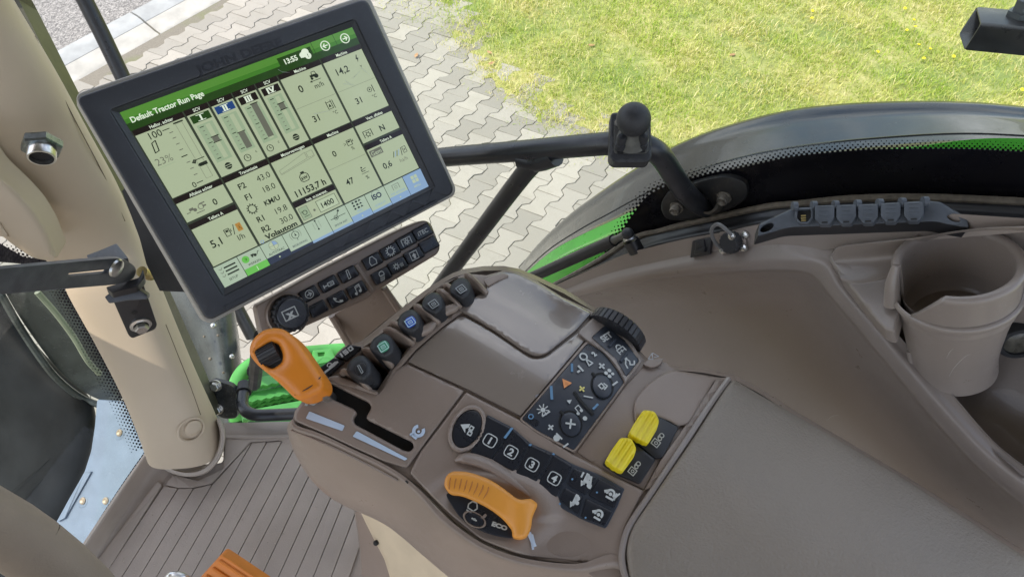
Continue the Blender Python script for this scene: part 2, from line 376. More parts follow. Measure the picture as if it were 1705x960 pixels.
SM = [S_TILE, S_BLK, S_GRN, S_DK, S_TXT, S_WHT, S_GAP, S_MID, S_GREY, S_BLU, S_LBL, S_GRN2, S_IGRN, S_LT, S_ORG, S_TAB, S_NAVY, S_HG]
TILE, BLK, GRN, DK, TXT, WHT, GAP, MID, GREY, BLU, LBL, GRN2, IGRN, LT, ORG, TAB, NAVY, HG = range(18)
# ------------------------------------------------------------------ ground
def proj(P):
    v = Vector(P) - CP; z = v.dot(F); return (852.5 + FPX * v.dot(R) / z, 480 - FPX * v.dot(U) / z, z)
def nmat(name, build):
    m = bpy.data.materials.new(name); m.use_nodes = True; n = m.node_tree; b = n.nodes['Principled BSDF']; build(n, n.nodes, n.links, b); return m
def noise(N, Lk, vec, sc, det=5, ro=.6):
    t = N.new('ShaderNodeTexNoise'); t.inputs['Scale'].default_value = sc; t.inputs['Detail'].default_value = det; t.inputs['Roughness'].default_value = ro; Lk.new(vec, t.inputs['Vector']); return t.outputs['Fac']
def ramp(N, Lk, fac, stops):
    r = N.new('ShaderNodeValToRGB'); Lk.new(fac, r.inputs[0]); e = r.color_ramp.elements
    while len(e) < len(stops): e.new(.5)
    for k, (p, c) in enumerate(stops): e[k].position = p; e[k].color = (*c, 1)
    return r.outputs[0]
def mixc(N, Lk, f, a, b):
    m = N.new('ShaderNodeMix'); m.data_type = 'RGBA'
    for s, v in ((0, f), (6, a), (7, b)):
        if hasattr(v, 'links'): Lk.new(v, m.inputs[s])
        else: m.inputs[s].default_value = v if s == 0 else (*v, 1)
    return m.outputs[2]
def bump(N, Lk, b, h, st, dist):
    q = N.new('ShaderNodeBump'); q.inputs['Strength'].default_value = st; q.inputs['Distance'].default_value = dist; Lk.new(h, q.inputs['Height']); Lk.new(q.outputs[0], b.inputs['Normal'])
def _soil(n, N, Lk, b):
    g = N.new('ShaderNodeNewGeometry').outputs['Position']; f = noise(N, Lk, g, 14, 8, .7); f2 = noise(N, Lk, g, 1.3, 3)
    c = ramp(N, Lk, f, [(.3, (.20, .21, .07)), (.5, (.36, .36, .12)), (.72, (.54, .47, .26))]); c2 = ramp(N, Lk, f, [(.3, (.14, .19, .05)), (.7, (.28, .34, .10))])
    r = ramp(N, Lk, f2, [(.42, (0, 0, 0)), (.6, (1, 1, 1))]); Lk.new(mixc(N, Lk, r, c, c2), b.inputs['Base Color']); b.inputs['Roughness'].default_value = .95; bump(N, Lk, b, f, .8, .02)
SOIL = nmat('lawn_soil', _soil)
def _blade(n, N, Lk, b):
    G = N.new('ShaderNodeNewGeometry'); f2 = noise(N, Lk, G.outputs['Position'], 1.5, 4); rnd = G.outputs['Random Per Island']
    c1 = ramp(N, Lk, rnd, [(0, (.24, .38, .04)), (.45, (.42, .54, .07)), (.75, (.60, .63, .15)), (1, (.78, .68, .36))])
    c2 = ramp(N, Lk, rnd, [(0, (.42, .48, .08)), (.4, (.62, .60, .17)), (.7, (.78, .69, .34)), (1, (.85, .74, .46))])
    r = ramp(N, Lk, f2, [(.42, (0, 0, 0)), (.62, (1, 1, 1))]); c = mixc(N, Lk, r, c1, c2); Lk.new(c, b.inputs['Base Color']); b.inputs['Roughness'].default_value = .55
    tr = N.new('ShaderNodeBsdfTranslucent'); Lk.new(c, tr.inputs[0]); mx = N.new('ShaderNodeMixShader'); mx.inputs[0].default_value = .35
    Lk.new(b.outputs[0], mx.inputs[1]); Lk.new(tr.outputs[0], mx.inputs[2]); Lk.new(mx.outputs[0], N['Material Output'].inputs[0])
BLADE = nmat('grass_blade', _blade)
def _pav(n, N, Lk, b):
    g = N.new('ShaderNodeNewGeometry').outputs['Position']; oi = N.new('ShaderNodeObjectInfo').outputs['Random']; f = noise(N, Lk, g, 220, 4, .8); f2 = noise(N, Lk, g, 5, 4); f3 = noise(N, Lk, g, 24, 5, .7)
    c = ramp(N, Lk, oi, [(0, (.25, .235, .20)), (.3, (.33, .31, .265)), (.7, (.38, .355, .305)), (1, (.45, .42, .355))]); c = mixc(N, Lk, ramp(N, Lk, f, [(.3, (0, 0, 0)), (.75, (.7, .7, .7))]), c, (.235, .22, .19))
    c = mixc(N, Lk, ramp(N, Lk, f2, [(.48, (0, 0, 0)), (.72, (.45, .45, .45))]), c, (.27, .25, .205)); c = mixc(N, Lk, ramp(N, Lk, f3, [(.6, (0, 0, 0)), (.8, (.5, .5, .5))]), c, (.20, .18, .15))
    Lk.new(c, b.inputs['Base Color']); b.inputs['Roughness'].default_value = .85; bump(N, Lk, b, f, .5, .002)
PAVER = nmat('concrete_paver', _pav)
def _sand(n, N, Lk, b):
    g = N.new('ShaderNodeNewGeometry').outputs['Position']; f = noise(N, Lk, g, 160, 5, .8); f2 = noise(N, Lk, g, 2.2, 4)
    c = ramp(N, Lk, f, [(.3, (.13, .118, .092)), (.7, (.26, .235, .19))]); c = mixc(N, Lk, ramp(N, Lk, f2, [(.5, (0, 0, 0)), (.66, (.6, .6, .6))]), c, (.16, .18, .07)); Lk.new(c, b.inputs['Base Color']); b.inputs['Roughness'].default_value = .95
SAND = nmat('joint_sand', _sand)
def _asph(n, N, Lk, b):
    g = N.new('ShaderNodeNewGeometry').outputs['Position']; v = N.new('ShaderNodeTexVoronoi'); v.inputs['Scale'].default_value = 90; Lk.new(g, v.inputs['Vector']); f2 = noise(N, Lk, g, 7, 5)
    c = ramp(N, Lk, v.outputs['Color'], [(.15, (.11, .105, .10)), (.5, (.23, .22, .205)), (.9, (.40, .38, .35))]); c = mixc(N, Lk, ramp(N, Lk, f2, [(.4, (0, 0, 0)), (.7, (.4, .4, .4))]), c, (.19, .18, .165)); Lk.new(c, b.inputs['Base Color']); b.inputs['Roughness'].default_value = .9; bump(N, Lk, b, v.outputs['Distance'], .6, .006)
ASPH = nmat('aggregate_asphalt', _asph)
KERBM = mat('kerb_concrete', (.35, .36, .35), .85, grain=260, gs=.5, var=.12, vs=9, dust=.35, dcol=(.26, .27, .25))
GUTM = mat('gutter_concrete', (.42, .405, .36), .85, grain=260, gs=.5, var=.12, vs=9, dust=.3, dcol=(.36, .34, .28))
def sheet(name, pts, z, m):
    b = M(); b.add([(x, y, z) for x, y in pts], [tuple(range(len(pts)))]); return b.build(name, m, kind='structure', smooth=False)
sheet('ground', [(-120, -120), (120, -120), (120, 120), (-120, 120)], 0, SAND)
gp = lambda x, y: at_z(x, y, 0)
k1a, k1b = gp(224.6, 31), gp(278, 0); kd = (k1b - k1a).normalized(); kn = Vector((kd.y, -kd.x, 0))        # kn points to the pavers
k3 = gp(203, 94); k3d = (gp(374, 5) - k3).normalized(); kdm = (kd + k3d).normalized(); kn = Vector((kdm.y, -kdm.x, 0))
W1 = (gp(262, 9) - gp(290, 48)).length; o1 = gp(240, 22)
wid3 = (gp(290, 48) - o1).dot(kn); wid2 = wid3 * .52
rd = [o1 + kdm * t + kn * u for t, u in ((-14, -8), (14, -8), (14, 0.002), (-14, 0.002))]
sheet('road', [(p.x, p.y) for p in rd], .006, ASPH)
gb_px = [(690, -70), (705, -30), (722, 8), (735, 45), (758, 80), (790, 104), (802, 135), (838, 160), (872, 188), (905, 214), (950, 236), (1002, 250), (1040, 262), (1100, 300), (1160, 380)]
gb = [gp(*p) for p in gb_px]
pv = [o1 + kn * wid3 + kdm * -6, o1 + kn * wid3 + kdm * 3.0] + [p for p in gb] + [Vector((3.0, .3, 0)), Vector((3.0, -6, 0)), Vector((-5, -8, 0))]
pvp = [(p.x, p.y) for p in pv]
sheet('paving_bed', pvp, .0165, SAND)
# kerb: separate concrete elements one metre long, each a sloped kerb face and a gutter
kerb = thing('kerb', 'pale concrete kerb of long elements between the asphalt road and the pavers', 'kerb', tuple(o1))
km = None
jn = (gp(235, 40) - o1).dot(kdm)
for i in range(-5, 6):
    a = jn + i * 1.0 + .008; bnd = jn + (i + 1) * 1.0 - .008
    for nm, prof, mm in (('kerb_stone', [(0, -.02), (0, .055), (.012, .066), (wid2 * .55, .070), (wid2 - .03, .062), (wid2, .052), (wid2, -.02)], KERBM), ('gutter_stone', [(wid2 + .003, -.02), (wid2 + .003, .050), (wid2 + .05, .040), (wid3 - .05, .022), (wid3 - .012, .020), (wid3, .012), (wid3, -.02)], GUTM)):
        b = M(); b.loft([[o1 + kdm * t + kn * u + Vector((0, 0, z)) for u, z in prof] for t in (a, bnd)]); b.build(nm, mm, kerb, smooth=True)
# interlocking bone-shaped pavers
GS = CZ / 2.75
e1 = Vector((.145, .016, 0)) * GS; e2 = Vector((-.053, .1135, 0)) * GS; A_ = e1 - e2; B_ = e1 + e2
P0 = gp(744.6, 211) + B_ * .5
def stone_pts(sh):
    wd, nr = .315, .185                                              # half widths along A: ends, waist
    half = [(-wd, -.5), (wd, -.5), (wd, -.33), (nr, -.17), (nr, .17), (wd, .33), (wd, .5), (-wd, .5), (-wd, .33), (-nr, .17), (-nr, -.17), (-wd, -.33)]
    P = [A_ * (a * .99 if a else 0) + B_ * b for a, b in half]; out = []
    n = len(P)
    for i in range(n):                                               # true inward offset by the joint width
        p = P[i]; a = (p - P[i - 1]).normalized(); c = (P[(i + 1) % n] - p).normalized(); na = Vector((-a.y, a.x, 0)); nc = Vector((-c.y, c.x, 0))
        q = (na + nc); q = q / max(.3, q.dot(na)); out.append(p + q * sh)
    return out
def stone_mesh(b, c=Vector((0, 0, 0)), rot=0.0):
    r = Matrix.Rotation(rot, 3, 'Z'); rings = [[c + r @ (p + Vector((0, 0, z))) for p in stone_pts(sh)] for sh, z in ((.0014, -.02), (.0014, .0088), (.0036, .011))]
    n = len(rings[0]); b.add([p for q in rings for p in q], [(k * n + i, k * n + (i + 1) % n, (k + 1) * n + (i + 1) % n, (k + 1) * n + i) for k in (0, 1) for i in range(n)] + [(24, 25, 26, 35), (26, 27, 34, 35), (27, 28, 33, 34), (28, 29, 32, 33), (29, 30, 31, 32)])
sb = M(); stone_mesh(sb); 
paving = thing('paved_yard', 'cream grey yard of interlocking bone shaped concrete pavers beside the lawn', 'paving', (P0.x, P0.y, 0))
stone0 = sb.build('paver', PAVER, paving, smooth=False)
gbx = np.array(pvp); cand = []
for i in range(-40, 41):
    for j in range(-40, 41):
        c = P0 + e1 * i + e2 * j
        cand.append((c.x, c.y, i, j))
ca = np.array(cand); pvx = [(p.x, p.y) for p in pv[:2]] + [(p.x + .22, p.y + .16) for p in gb] + [(p.x, p.y) for p in pv[-3:]]; ok = pip(ca[:, :2], pvx); 
kk = (ca[:, :2] - np.array([o1.x, o1.y])) @ np.array([kn.x, kn.y]) > wid3 + .085
ok &= kk & (dist_poly(ca[:, :2], [[(p.x, p.y) for p in gb] + [(p.x, p.y) for p in gb[::-1]]]) > -1)
cover = [[(122, 160), (612, 0), (762, 322), (343, 541)], [(0, 0), (60, 0), (380, 700), (0, 900)], [(480, 700), (560, 600), (760, 470), (880, 450), (1000, 520), (1705, 850), (1705, 960), (500, 960)], [(860, 455), (1060, 285), (1300, 190), (1705, 185), (1705, 960), (900, 960)], [(0, 640), (600, 640), (600, 960), (0, 960)]]
vis, rest = [], []
for (x, y, i, j), k in zip(cand, ok):
    if not k: continue
    px, py, d = proj((x, y, .02)); 
    if d < 1 or px < -500 or px > 2200 or py < -420 or py > 1500: continue
    inn = -25 < px < 1730 and -25 < py < 985 and not any(pip(np.array([[px, py]]), c)[0] for c in cover)
    (vis if inn else rest).append((d, x, y))
vis.sort(); rest += vis[300:]; vis = vis[:300]
rng = random.Random(3)
for k, (d, x, y) in enumerate(vis):
    o = stone0 if k == 0 else copy_to(stone0, paving)
    o.location = Vector((x, y, .012 + rng.uniform(-.0015, .002))) - WL[paving.name]; o.rotation_euler = (rng.uniform(-.009, .009), rng.uniform(-.009, .009), rng.uniform(-.02, .02))
if rest:
    b = M()
    for d, x, y in rest: stone_mesh(b, Vector((x, y, .012 + rng.uniform(-.0015, .002))), rng.uniform(-.02, .02))
    b.build('paver_field', PAVER, paving, kind='stuff', smooth=False)
# grass: blades as real little faces
def blades(name, P, lo, hi, wdt, m):
    n = len(P); a = np.random.rand(n) * 2 * math.pi; h = lo + (hi - lo) * np.random.rand(n) ** 1.4; ln = h * (0.25 + .9 * np.random.rand(n)); la = np.random.rand(n) * 2 * math.pi
    wv = np.stack([np.cos(a), np.sin(a)], 1) * (wdt * (.6 + .8 * np.random.rand(n)))[:, None]; lv = np.stack([np.cos(la), np.sin(la)], 1) * ln[:, None]
    V = np.zeros((n, 5, 3)); V[:, 0, :2] = P - wv; V[:, 1, :2] = P + wv; V[:, 2, :2] = P + wv * .8 + lv * .35; V[:, 3, :2] = P - wv * .8 + lv * .35; V[:, 4, :2] = P + lv
    V[:, 2, 2] = V[:, 3, 2] = h * .6; V[:, 4, 2] = h * (.75 + .35 * np.random.rand(n)) - ln * .25; V[:, 4, 2] = np.maximum(V[:, 4, 2], .012); V[:, :2, 2] = .002
    me = bpy.data.meshes.new(name); me.vertices.add(n * 5); me.vertices.foreach_set('co', V.reshape(-1)); me.loops.add(n * 7); me.polygons.add(n * 2)
    base = np.arange(n)[:, None] * 5; idx = (base + np.array([[0, 1, 2, 3, 3, 2, 4]])).reshape(-1); me.loops.foreach_set('vertex_index', idx)
    ls = (np.arange(n)[:, None] * 7 + np.array([[0, 4]])).reshape(-1); me.polygons.foreach_set('loop_start', ls); me.polygons.foreach_set('loop_total', np.tile([4, 3], n)); me.update(calc_edges=True); me.validate()
    me.materials.append(m); o = bpy.data.objects.new(name, me); COL.objects.link(o); o['kind'] = 'stuff'; return o
gpoly = [(p.x, p.y) for p in gb] + [(4.9, 2.0), (5.6, 7.0), (gb[0].x - .1, 7.0)]
N0 = 300000; x0, y0 = np.array(gpoly).min(0); x1, y1 = np.array(gpoly).max(0)
Q = np.stack([x0 + (x1 - x0) * np.random.rand(N0), y0 + (y1 - y0) * np.random.rand(N0)], 1)
clump = np.sin(Q[:, 0] * 7.1 + 2 * np.sin(Q[:, 1] * 5.3)) + np.sin(Q[:, 1] * 9.7 + 1.7 * np.sin(Q[:, 0] * 6.1)) + .8 * np.sin(Q[:, 0] * 23 + Q[:, 1] * 17)
edge_jit = .05 * np.sin(Q[:, 0] * 31) + .05 * np.sin(Q[:, 1] * 27 + 1)
inside = pip(Q, gpoly); edg = [(p.x, p.y) for p in gb]; de = dist_poly(Q, [edg + edg[::-1]])
keep = (inside & (np.random.rand(N0) < np.clip((de + .05) * 6, .12, 1) * np.clip(.62 + clump * .17, .2, 1)))
blades('grass', Q[keep], .02, .075, .0024, BLADE).location.z = .022
# tufts and weeds creeping over the joints at the edge of the pavers
tf = []
for px, py, n_, r_ in ((735, 30, 260, .10), (700, 22, 200, .12), (690, 38, 120, .06), (748, 62, 260, .09), (770, 92, 200, .08), (800, 122, 240, .08), (835, 155, 160, .07), (850, 170, 130, .06), (880, 195, 160, .07), (915, 222, 160, .07), (960, 240, 240, .08), (788, 118, 80, .05), (860, 132, 200, .09), (680, 8, 140, .1), (1040, 262, 300, .12), (1000, 246, 200, .1), (640, 14, 50, .06)):
    c = gp(px, py); tf.append(np.random.normal(0, 1, (n_, 2)) * r_ + np.array([[c.x, c.y]]))
o = blades('edge_weeds', np.concatenate(tf), .015, .05, .0022, BLADE); o.location.z = .012
# ragged turf edge lying over the outermost pavers
ed = []
for i in range(len(gb) - 1):
    a, c = gb[i], gb[i + 1]; L_ = (c - a).length; n_ = max(2, int(L_ / .025)); t_ = (c - a).normalized(); nn_ = Vector((t_.y, -t_.x, 0))
    for k in range(n_): p = a + (c - a) * k / n_; s_ = L_ * k / n_ + i * 3.1; ed.append(p + nn_ * (.035 * math.sin(s_ * 13) + .025 * math.sin(s_ * 37 + i) + rng.uniform(-.02, .02)))
b = M(); out_ = [(p.x, p.y) for p in ed] + [(40.0, -20.0), (60.0, 60.0), (ed[0].x + 8, 60.0), (ed[0].x - .1, ed[0].y + 1.2)]
b.add([(x, y, .0275) for x, y in out_], [tuple(range(len(out_)))]); b.build('lawn_turf', SOIL, kind='structure', smooth=False)
# dandelions
dn = nmat('flower_yellow', lambda n, N, Lk, b: (b.inputs['Base Color'].__setattr__('default_value', (.85, .68, .01, 1)), b.inputs['Roughness'].__setattr__('default_value', .6)))
stm = mat('flower_stem', (.15, .22, .05), .6)
spots = [(1353, 18, 'yellow dandelion upper of the close pair left of the others in the lawn'), (1352, 30, 'yellow dandelion lower of the close pair left of the others in the lawn'), (1507, 14, 'yellow dandelion nearest the far edge, above the main flower group'), (1522, 33, 'small yellow dandelion just below the farthest one of the group'), (1524, 44, 'yellow dandelion beside the tall pale grass stalk'), (1510, 50, 'bright yellow dandelion left of the grass stalk tuft'), (1530, 74, 'largest bright dandelion in the middle of the flower group'), (1549, 81, 'dandelion right of the largest bright one'), (1538, 97, 'dandelion lowest in the flower group on the lawn'), (1588, 94, 'single dandelion under the black square tube end'), (1702, 149, 'dandelion at the right edge of the lawn'), (1685, 179, 'dandelion right above the rim of the black fender'), (1462, 86, 'pale small dandelion left of the main flower group')]
d0 = None
for k, (px, py, lb) in enumerate(spots):
    c = at_z(px, py, .075); t = thing('dandelion', lb, 'flower', (c.x, c.y, .0), 'dandelions in the lawn')
    if d0 is None:
        b = M(); cc = Vector((c.x, c.y, .075)); b.lathe(cc, (.1, -.3, 1), [(.002, -.006), (.008, -.003), (.0125, .002), (.009, .005), (.004, .006), (.0005, .006)], 14); h0 = b.build('flower_head', dn, t)
        b = M(); b.tube([(c.x, c.y, 0), (c.x + .004, c.y, .035), (c.x, c.y, .072)], .0018, 6, 3); s0 = b.build('stem', stm, t); d0 = t
    else:
        for q in (h0, s0): n_ = copy_to(q, t); n_.rotation_euler = (0, 0, rng.uniform(0, 6))
    t.scale = (1, 1, 1); 
# a few dry leaves and pebbles on the edge
lf = mat('dry_leaf', (.42, .24, .12), .7, var=.25)
lsp = [(693, 92, 'rust brown dry leaf lying on the pavers by the monitor corner'), (818, 106, 'reddish brown dry leaf between pavers and lawn'), (815, 88, 'pale dry leaf lying at the lawn edge above the reddish leaf'), (985, 75, 'brown dry leaf in the thin grass right of the pavers'), (1220, 90, 'tan dry leaf in the middle of the lawn')]
for k, (px, py, lb) in enumerate(lsp):
    c = at_z(px, py, .045); b = M(); an = rng.uniform(0, 6); 
    pts = [(math.cos(an + t) * rx, math.sin(an + t) * rx) for t, rx in ((0, .03), (.6, .018), (1.5, .014), (2.5, .017), (3.14, .026), (3.9, .016), (4.7, .013), (5.6, .018))]
    b.loft([[c + Vector((x, y, .006 * math.sin(9 * x + k) - .0004)) for x, y in pts], [c + Vector((x, y, .006 * math.sin(9 * x + k) + .0004)) for x, y in pts]])
    solo(b, 'dry_leaf', lf, lb, 'leaf', 'dry leaves on the ground')
# ------------------------------------------------------------------ outside the glass: fender, tyre, mudguard, steps
fender_px_out = [(846, 478), (885, 421), (940, 366), (1000, 321), (1060, 281), (1125, 244), (1200, 215), (1300, 189), (1400, 177), (1520, 173), (1620, 176), (1705, 184), (1800, 196)]
green_px = [(858, 470), (916, 420), (972, 389), (1020, 367), (1055, 350), (1105, 325), (1170, 300), (1250, 279), (1350, 262), (1473, 248), (1598, 239), (1705, 241), (1800, 246)]
low_px = [(878, 490), (935, 445), (1010, 412), (1050, 395), (1090, 378), (1150, 352), (1210, 330), (1290, 305), (1380, 290), (1480, 278), (1600, 262), (1705, 262), (1800, 266)]
def lerp(a, b, t): return (a[0] + (b[0] - a[0]) * t, a[1] + (b[1] - a[1]) * t)
ft = thing('rear_fender', 'black rubber topped rear fender with bright green painted inner panel outside the window', 'fender', tuple(at_r(1200, 260, .8)))
b = M(); rows = []
rows.append([at_r(*p, .945) - Vector((0, 0, .12)) + TR_ * .01 for p in fender_px_out])
for t, rr, dz in ((0, .94, 0), (.22, .90, 0), (.5, .862, 0), (.8, .825, 0), (.93, .81, 0)): rows.append([at_r(*lerp(a, c, t), rr) for a, c in zip(fender_px_out, green_px)])
rows.append([at_r(*lerp(a, c, .985), .80) for a, c in zip(fender_px_out, green_px)]); rows.append([at_r(*c, .805) for c in green_px])
b.patch(rows, 5, 4); b.build('fender_extension', RUBBER, ft, label='wide black rubber top of the fender', ang=60)
b = M(); b.patch([[at_r(*c, .80) for c in green_px], [at_r(*lerp(a, c, .5), .775) for a, c in zip(green_px, low_px)], [at_r(*c, .75) for c in low_px], [at_r(*c, .74) - Vector((0, 0, .35)) for c in low_px]], 5, 4)
b.build('fender_panel', GREEN, ft, label='bright green painted panel of the fender', ang=60)
# two moulded ridges along the rubber
for t, rr in ((.74, .8325),):
    b = M(); b.tube([at_r(*lerp(a, c, t), rr) for a, c in zip(fender_px_out, green_px)], .0016, 6, 4); b.build('moulded_ridge', RUBBER, ft)
# ------------------------------------------------------------------ right side window: pane, black printed border, dots
WR = .622
WS = Surf(TR_ * WR + Vector((0, 0, CZ)), TR_)
frit_edge = cr([(985, 470), (1010, 425), (1035, 385), (1055, 355), (1080, 325), (1117, 307), (1155, 296), (1192, 287), (1230, 280), (1280, 269), (1327, 260), (1408, 252), (1463, 249), (1544, 248), (1625, 249), (1704, 253), (1790, 258)], 8, False)
seal_px = [(845, 505), (900, 485), (950, 460), (1000, 432), (1057, 396), (1100, 385), (1130, 376), (1205, 359), (1280, 344), (1325, 340), (1417, 331), (1540, 329), (1698, 336), (1790, 341)]
win = thing('side_window', 'clear cab side window with a black printed border and dotted edge above the console', 'window', tuple(WS.hit(1200, 300)))
b = M(); b.panel([(640, -150), (1900, -300), (1900, 345), (1698, 336), (1540, 329), (1417, 331), (1325, 340), (1205, 358), (1100, 384), (1000, 432), (930, 470), (860, 505), (700, 600), (560, 640)], WS, .004, 0); b.build('pane', GLASS, win, smooth=False)
b = M(); low = cr(seal_px, 6, False); low = [p for p in low if p[0] > 985]
b.panel(frit_edge + low[::-1], WS, .0008, 0, off=.0024, step=None); b.build('printed_border', FRIT, win, smooth=False)
b = M(); L = 0; path = frit_edge; acc = []; 
for i in range(len(path) - 1):
    a = np.array(path[i]); c = np.array(path[i + 1]); acc.append((L, a, c)); L += np.linalg.norm(c - a)
def dots(b, acc, L, S, side, rows, pitch, off, sz=1.0):
    for ri, (dist, size) in enumerate(rows):
        s = pitch * (.5 if ri % 2 else 0)
        while s < L:
            for l0, a, c in acc:
                ln = np.linalg.norm(c - a)
                if l0 <= s <= l0 + ln:
                    t = (c - a) / ln; q = a + t * (s - l0); nr = np.array([t[1], -t[0]]) * side; m_ = q + nr * dist; h = size / 2 * sz
                    b.add([S.hit(*(m_ + t * u * h + nr * v * h), off) for u, v in ((-1, -1), (1, -1), (1, 1), (-1, 1))], [(0, 1, 2, 3)]); break
            s += pitch
dots(b, acc, L, WS, 1, [(1.2, 4.8), (5.2, 3.5), (9.6, 2.5), (14, 1.7)], 8.6, .0028)
b.build('printed_dots', FRIT, win, kind='stuff', smooth=False)
# window rubber seal and the black lower trim rail
b = M(); b.tube([at_r(*p, WR - .008) for p in seal_px], .0042, 8, 4); solo(b, 'window_seal', SEAL, 'dusty tan rubber seal running along the lower edge of the side window', 'seal')
b = M(); top = [(845, 512), (900, 489), (950, 464), (1000, 437), (1057, 401), (1130, 381), (1205, 364), (1280, 349), (1325, 345), (1417, 337), (1540, 335), (1698, 342), (1790, 346)]
bot = [(880, 520), (918, 477), (980, 449), (1038, 424), (1085, 411), (1139, 398), (1205, 385), (1260, 374), (1325, 368), (1417, 362), (1540, 360), (1684, 368), (1790, 372)]
b.patch([[at_r(*p, WR - .006) + Vector((0, 0, -.004)) for p in top], [at_r(*p, WR - .012) for p in top], [at_r(*lerp(p, q, .5), WR - .02) for p, q in zip(top, bot)], [at_r(*q, WR - .028) for q in bot], [at_r(*q, WR - .028) - Vector((0, 0, .02)) for q in bot]], 4, 4)
solo(b, 'lower_window_trim', BLACK, 'black plastic trim rail below the side window seal', 'trim')
# ------------------------------------------------------------------ left: front pillar
pr = [((-210, 60), (-10, -70), .78), ((-185, 120), (22, 2), .82), ((-110, 230), (92, 122), .88), ((-20, 330), (151, 229), .95), ((50, 405), (196, 311), 1.0), ((96, 440), (229, 392), 1.04), ((119, 480), (250, 449), 1.06), ((165, 560), (289, 548), 1.10), ((205, 640), (322, 625), 1.14), ((233, 705), (352, 692), 1.17), ((250, 750), (372, 742), 1.20)]
pil = thing('cab_pillar', 'beige plastic clad front cab pillar standing left of the display', 'pillar', tuple(at(310, 770, 1.22)))
rings = []
for i, (l, r, d) in enumerate(pr):
    Lp, Rp = at(*l, d + .02), at(*r, d + .03); c = (Lp + Rp) / 2; hx = (Rp - Lp) / 2
    a, e = pr[max(i - 1, 0)], pr[min(i + 1, len(pr) - 1)]; ax = (at((e[0][0] + e[1][0]) / 2, (e[0][1] + e[1][1]) / 2, e[2]) - at((a[0][0] + a[1][0]) / 2, (a[0][1] + a[1][1]) / 2, a[2])).normalized()
    hy = ax.cross(hx).normalized(); hy = -hy if hy.dot(CP - c) < 0 else hy; hy *= hx.length * (.82 if i > 5 else .6)
    ring = []
    for k in range(36):
        t = 2 * math.pi * k / 36; cx, sy = math.cos(t), math.sin(t); ex = .72
        bulge = 0
        ring.append(c + hx * math.copysign(abs(cx) ** ex, cx) + hy * math.copysign(abs(sy) ** ex, sy))
    rings.append(ring)
sr = [cr([tuple(r[k]) for r in rings], 4, False) for k in range(36)]; rings = [[Vector(sr[k][j]) for k in range(36)] for j in range(len(sr[0]))]
b = M(); b.loft(rings); b.build('pillar_cover', BEIGE, pil, ang=60)
PLS = surf3((96, 300, .90), (200, 250, .93), (150, 420, .98))
# lower left trim piece with a seam of its own
TS = surf3((0, 300, .86), (90, 330, .885), (60, 430, .92))
b = M(); b.panel(rc([(-60, 200), (-8, 283), (34, 322), (58, 348), (80, 384), (97, 430), (84, 434), (56, 430), (28, 412), (0, 390), (-60, 340)], 12), TS, .05, 16, step=14, off=.0); b.build('lower_trim_piece', BEIGE, pil, label='rounded beige trim piece hugging the outer side of the pillar')
b = M(); b.panel(rc([(-40, 350), (0, 371), (15, 396), (0, 393), (-40, 388)], 4), TS, .004, 2, off=.003); b.build('trim_flap', BEIGE, pil)
# screw cover, laid on the real surface of the pillar
from mathutils.bvhtree import BVHTree
pc = bpy.data.objects['pillar_cover']; bv = BVHTree.FromPolygons([v.co + WL['pillar_cover'] for v in pc.data.vertices], [tuple(p.vertices) for p in pc.data.polygons])
def onp(px, py, bvh=None): h = (bvh or bv).ray_cast(CP, ray(px, py).normalized()); return h[0] if h[0] is not None else at(px, py, 1.1)
q_ = [onp(306, 712), onp(334, 706), onp(322, 730)]; PB = Surf(onp(320, 714), (q_[1] - q_[0]).cross(q_[2] - q_[0]))
b = M(); b.tube([PB.hit(*p, .0005) for p in ell(318, 715, 23, 17, -35, 24)] + [PB.hit(*ell(318, 715, 23, 17, -35, 24)[0], .0005)], .0022, 8, 1); b.build('cover_recess', BEIGE, pil)
b = M(); b.panel(ell(322, 712, 16, 12, -30), PB, .012, 5, off=.006); b.build('screw_cover', BEIGE, pil, label='oval beige cap over the pillar screw')
for pts_ in ([(282, 540), (300, 585), (322, 640), (340, 690)], [(64, 60), (118, 175), (178, 290), (214, 368)]):
    b = M(); b.tube([onp(x - 6, y) for x, y in pts_], .0007, 5, 5); b.build('pillar_seam', mat('beige_shadow_gap', (.16, .12, .08), .7) if 'beige_shadow_gap' not in bpy.data.materials else bpy.data.materials['beige_shadow_gap'], pil)
# grey collar at the foot
b = M(); cpx = [(243, 738), (248, 752), (262, 772), (288, 788), (318, 793), (345, 786), (363, 768), (373, 745), (375, 718), (366, 695)]; inn = [(252, 742), (258, 757), (270, 770), (290, 780), (316, 784), (340, 777), (355, 762), (364, 742), (366, 718), (360, 698)]
b.patch([[at(*p, 1.25 + .07) for p in cpx], [at(*p, 1.21) for p in cpx], [at(*lerp(p, q, .4), 1.195) for p, q in zip(cpx, inn)], [at(*q, 1.20) for q in inn], [at(*q, 1.25) for q in inn]], 4, 4); solo(b, 'pillar_collar', GREYTRIM, 'grey rubber collar wrapped round the foot of the beige pillar', 'collar')
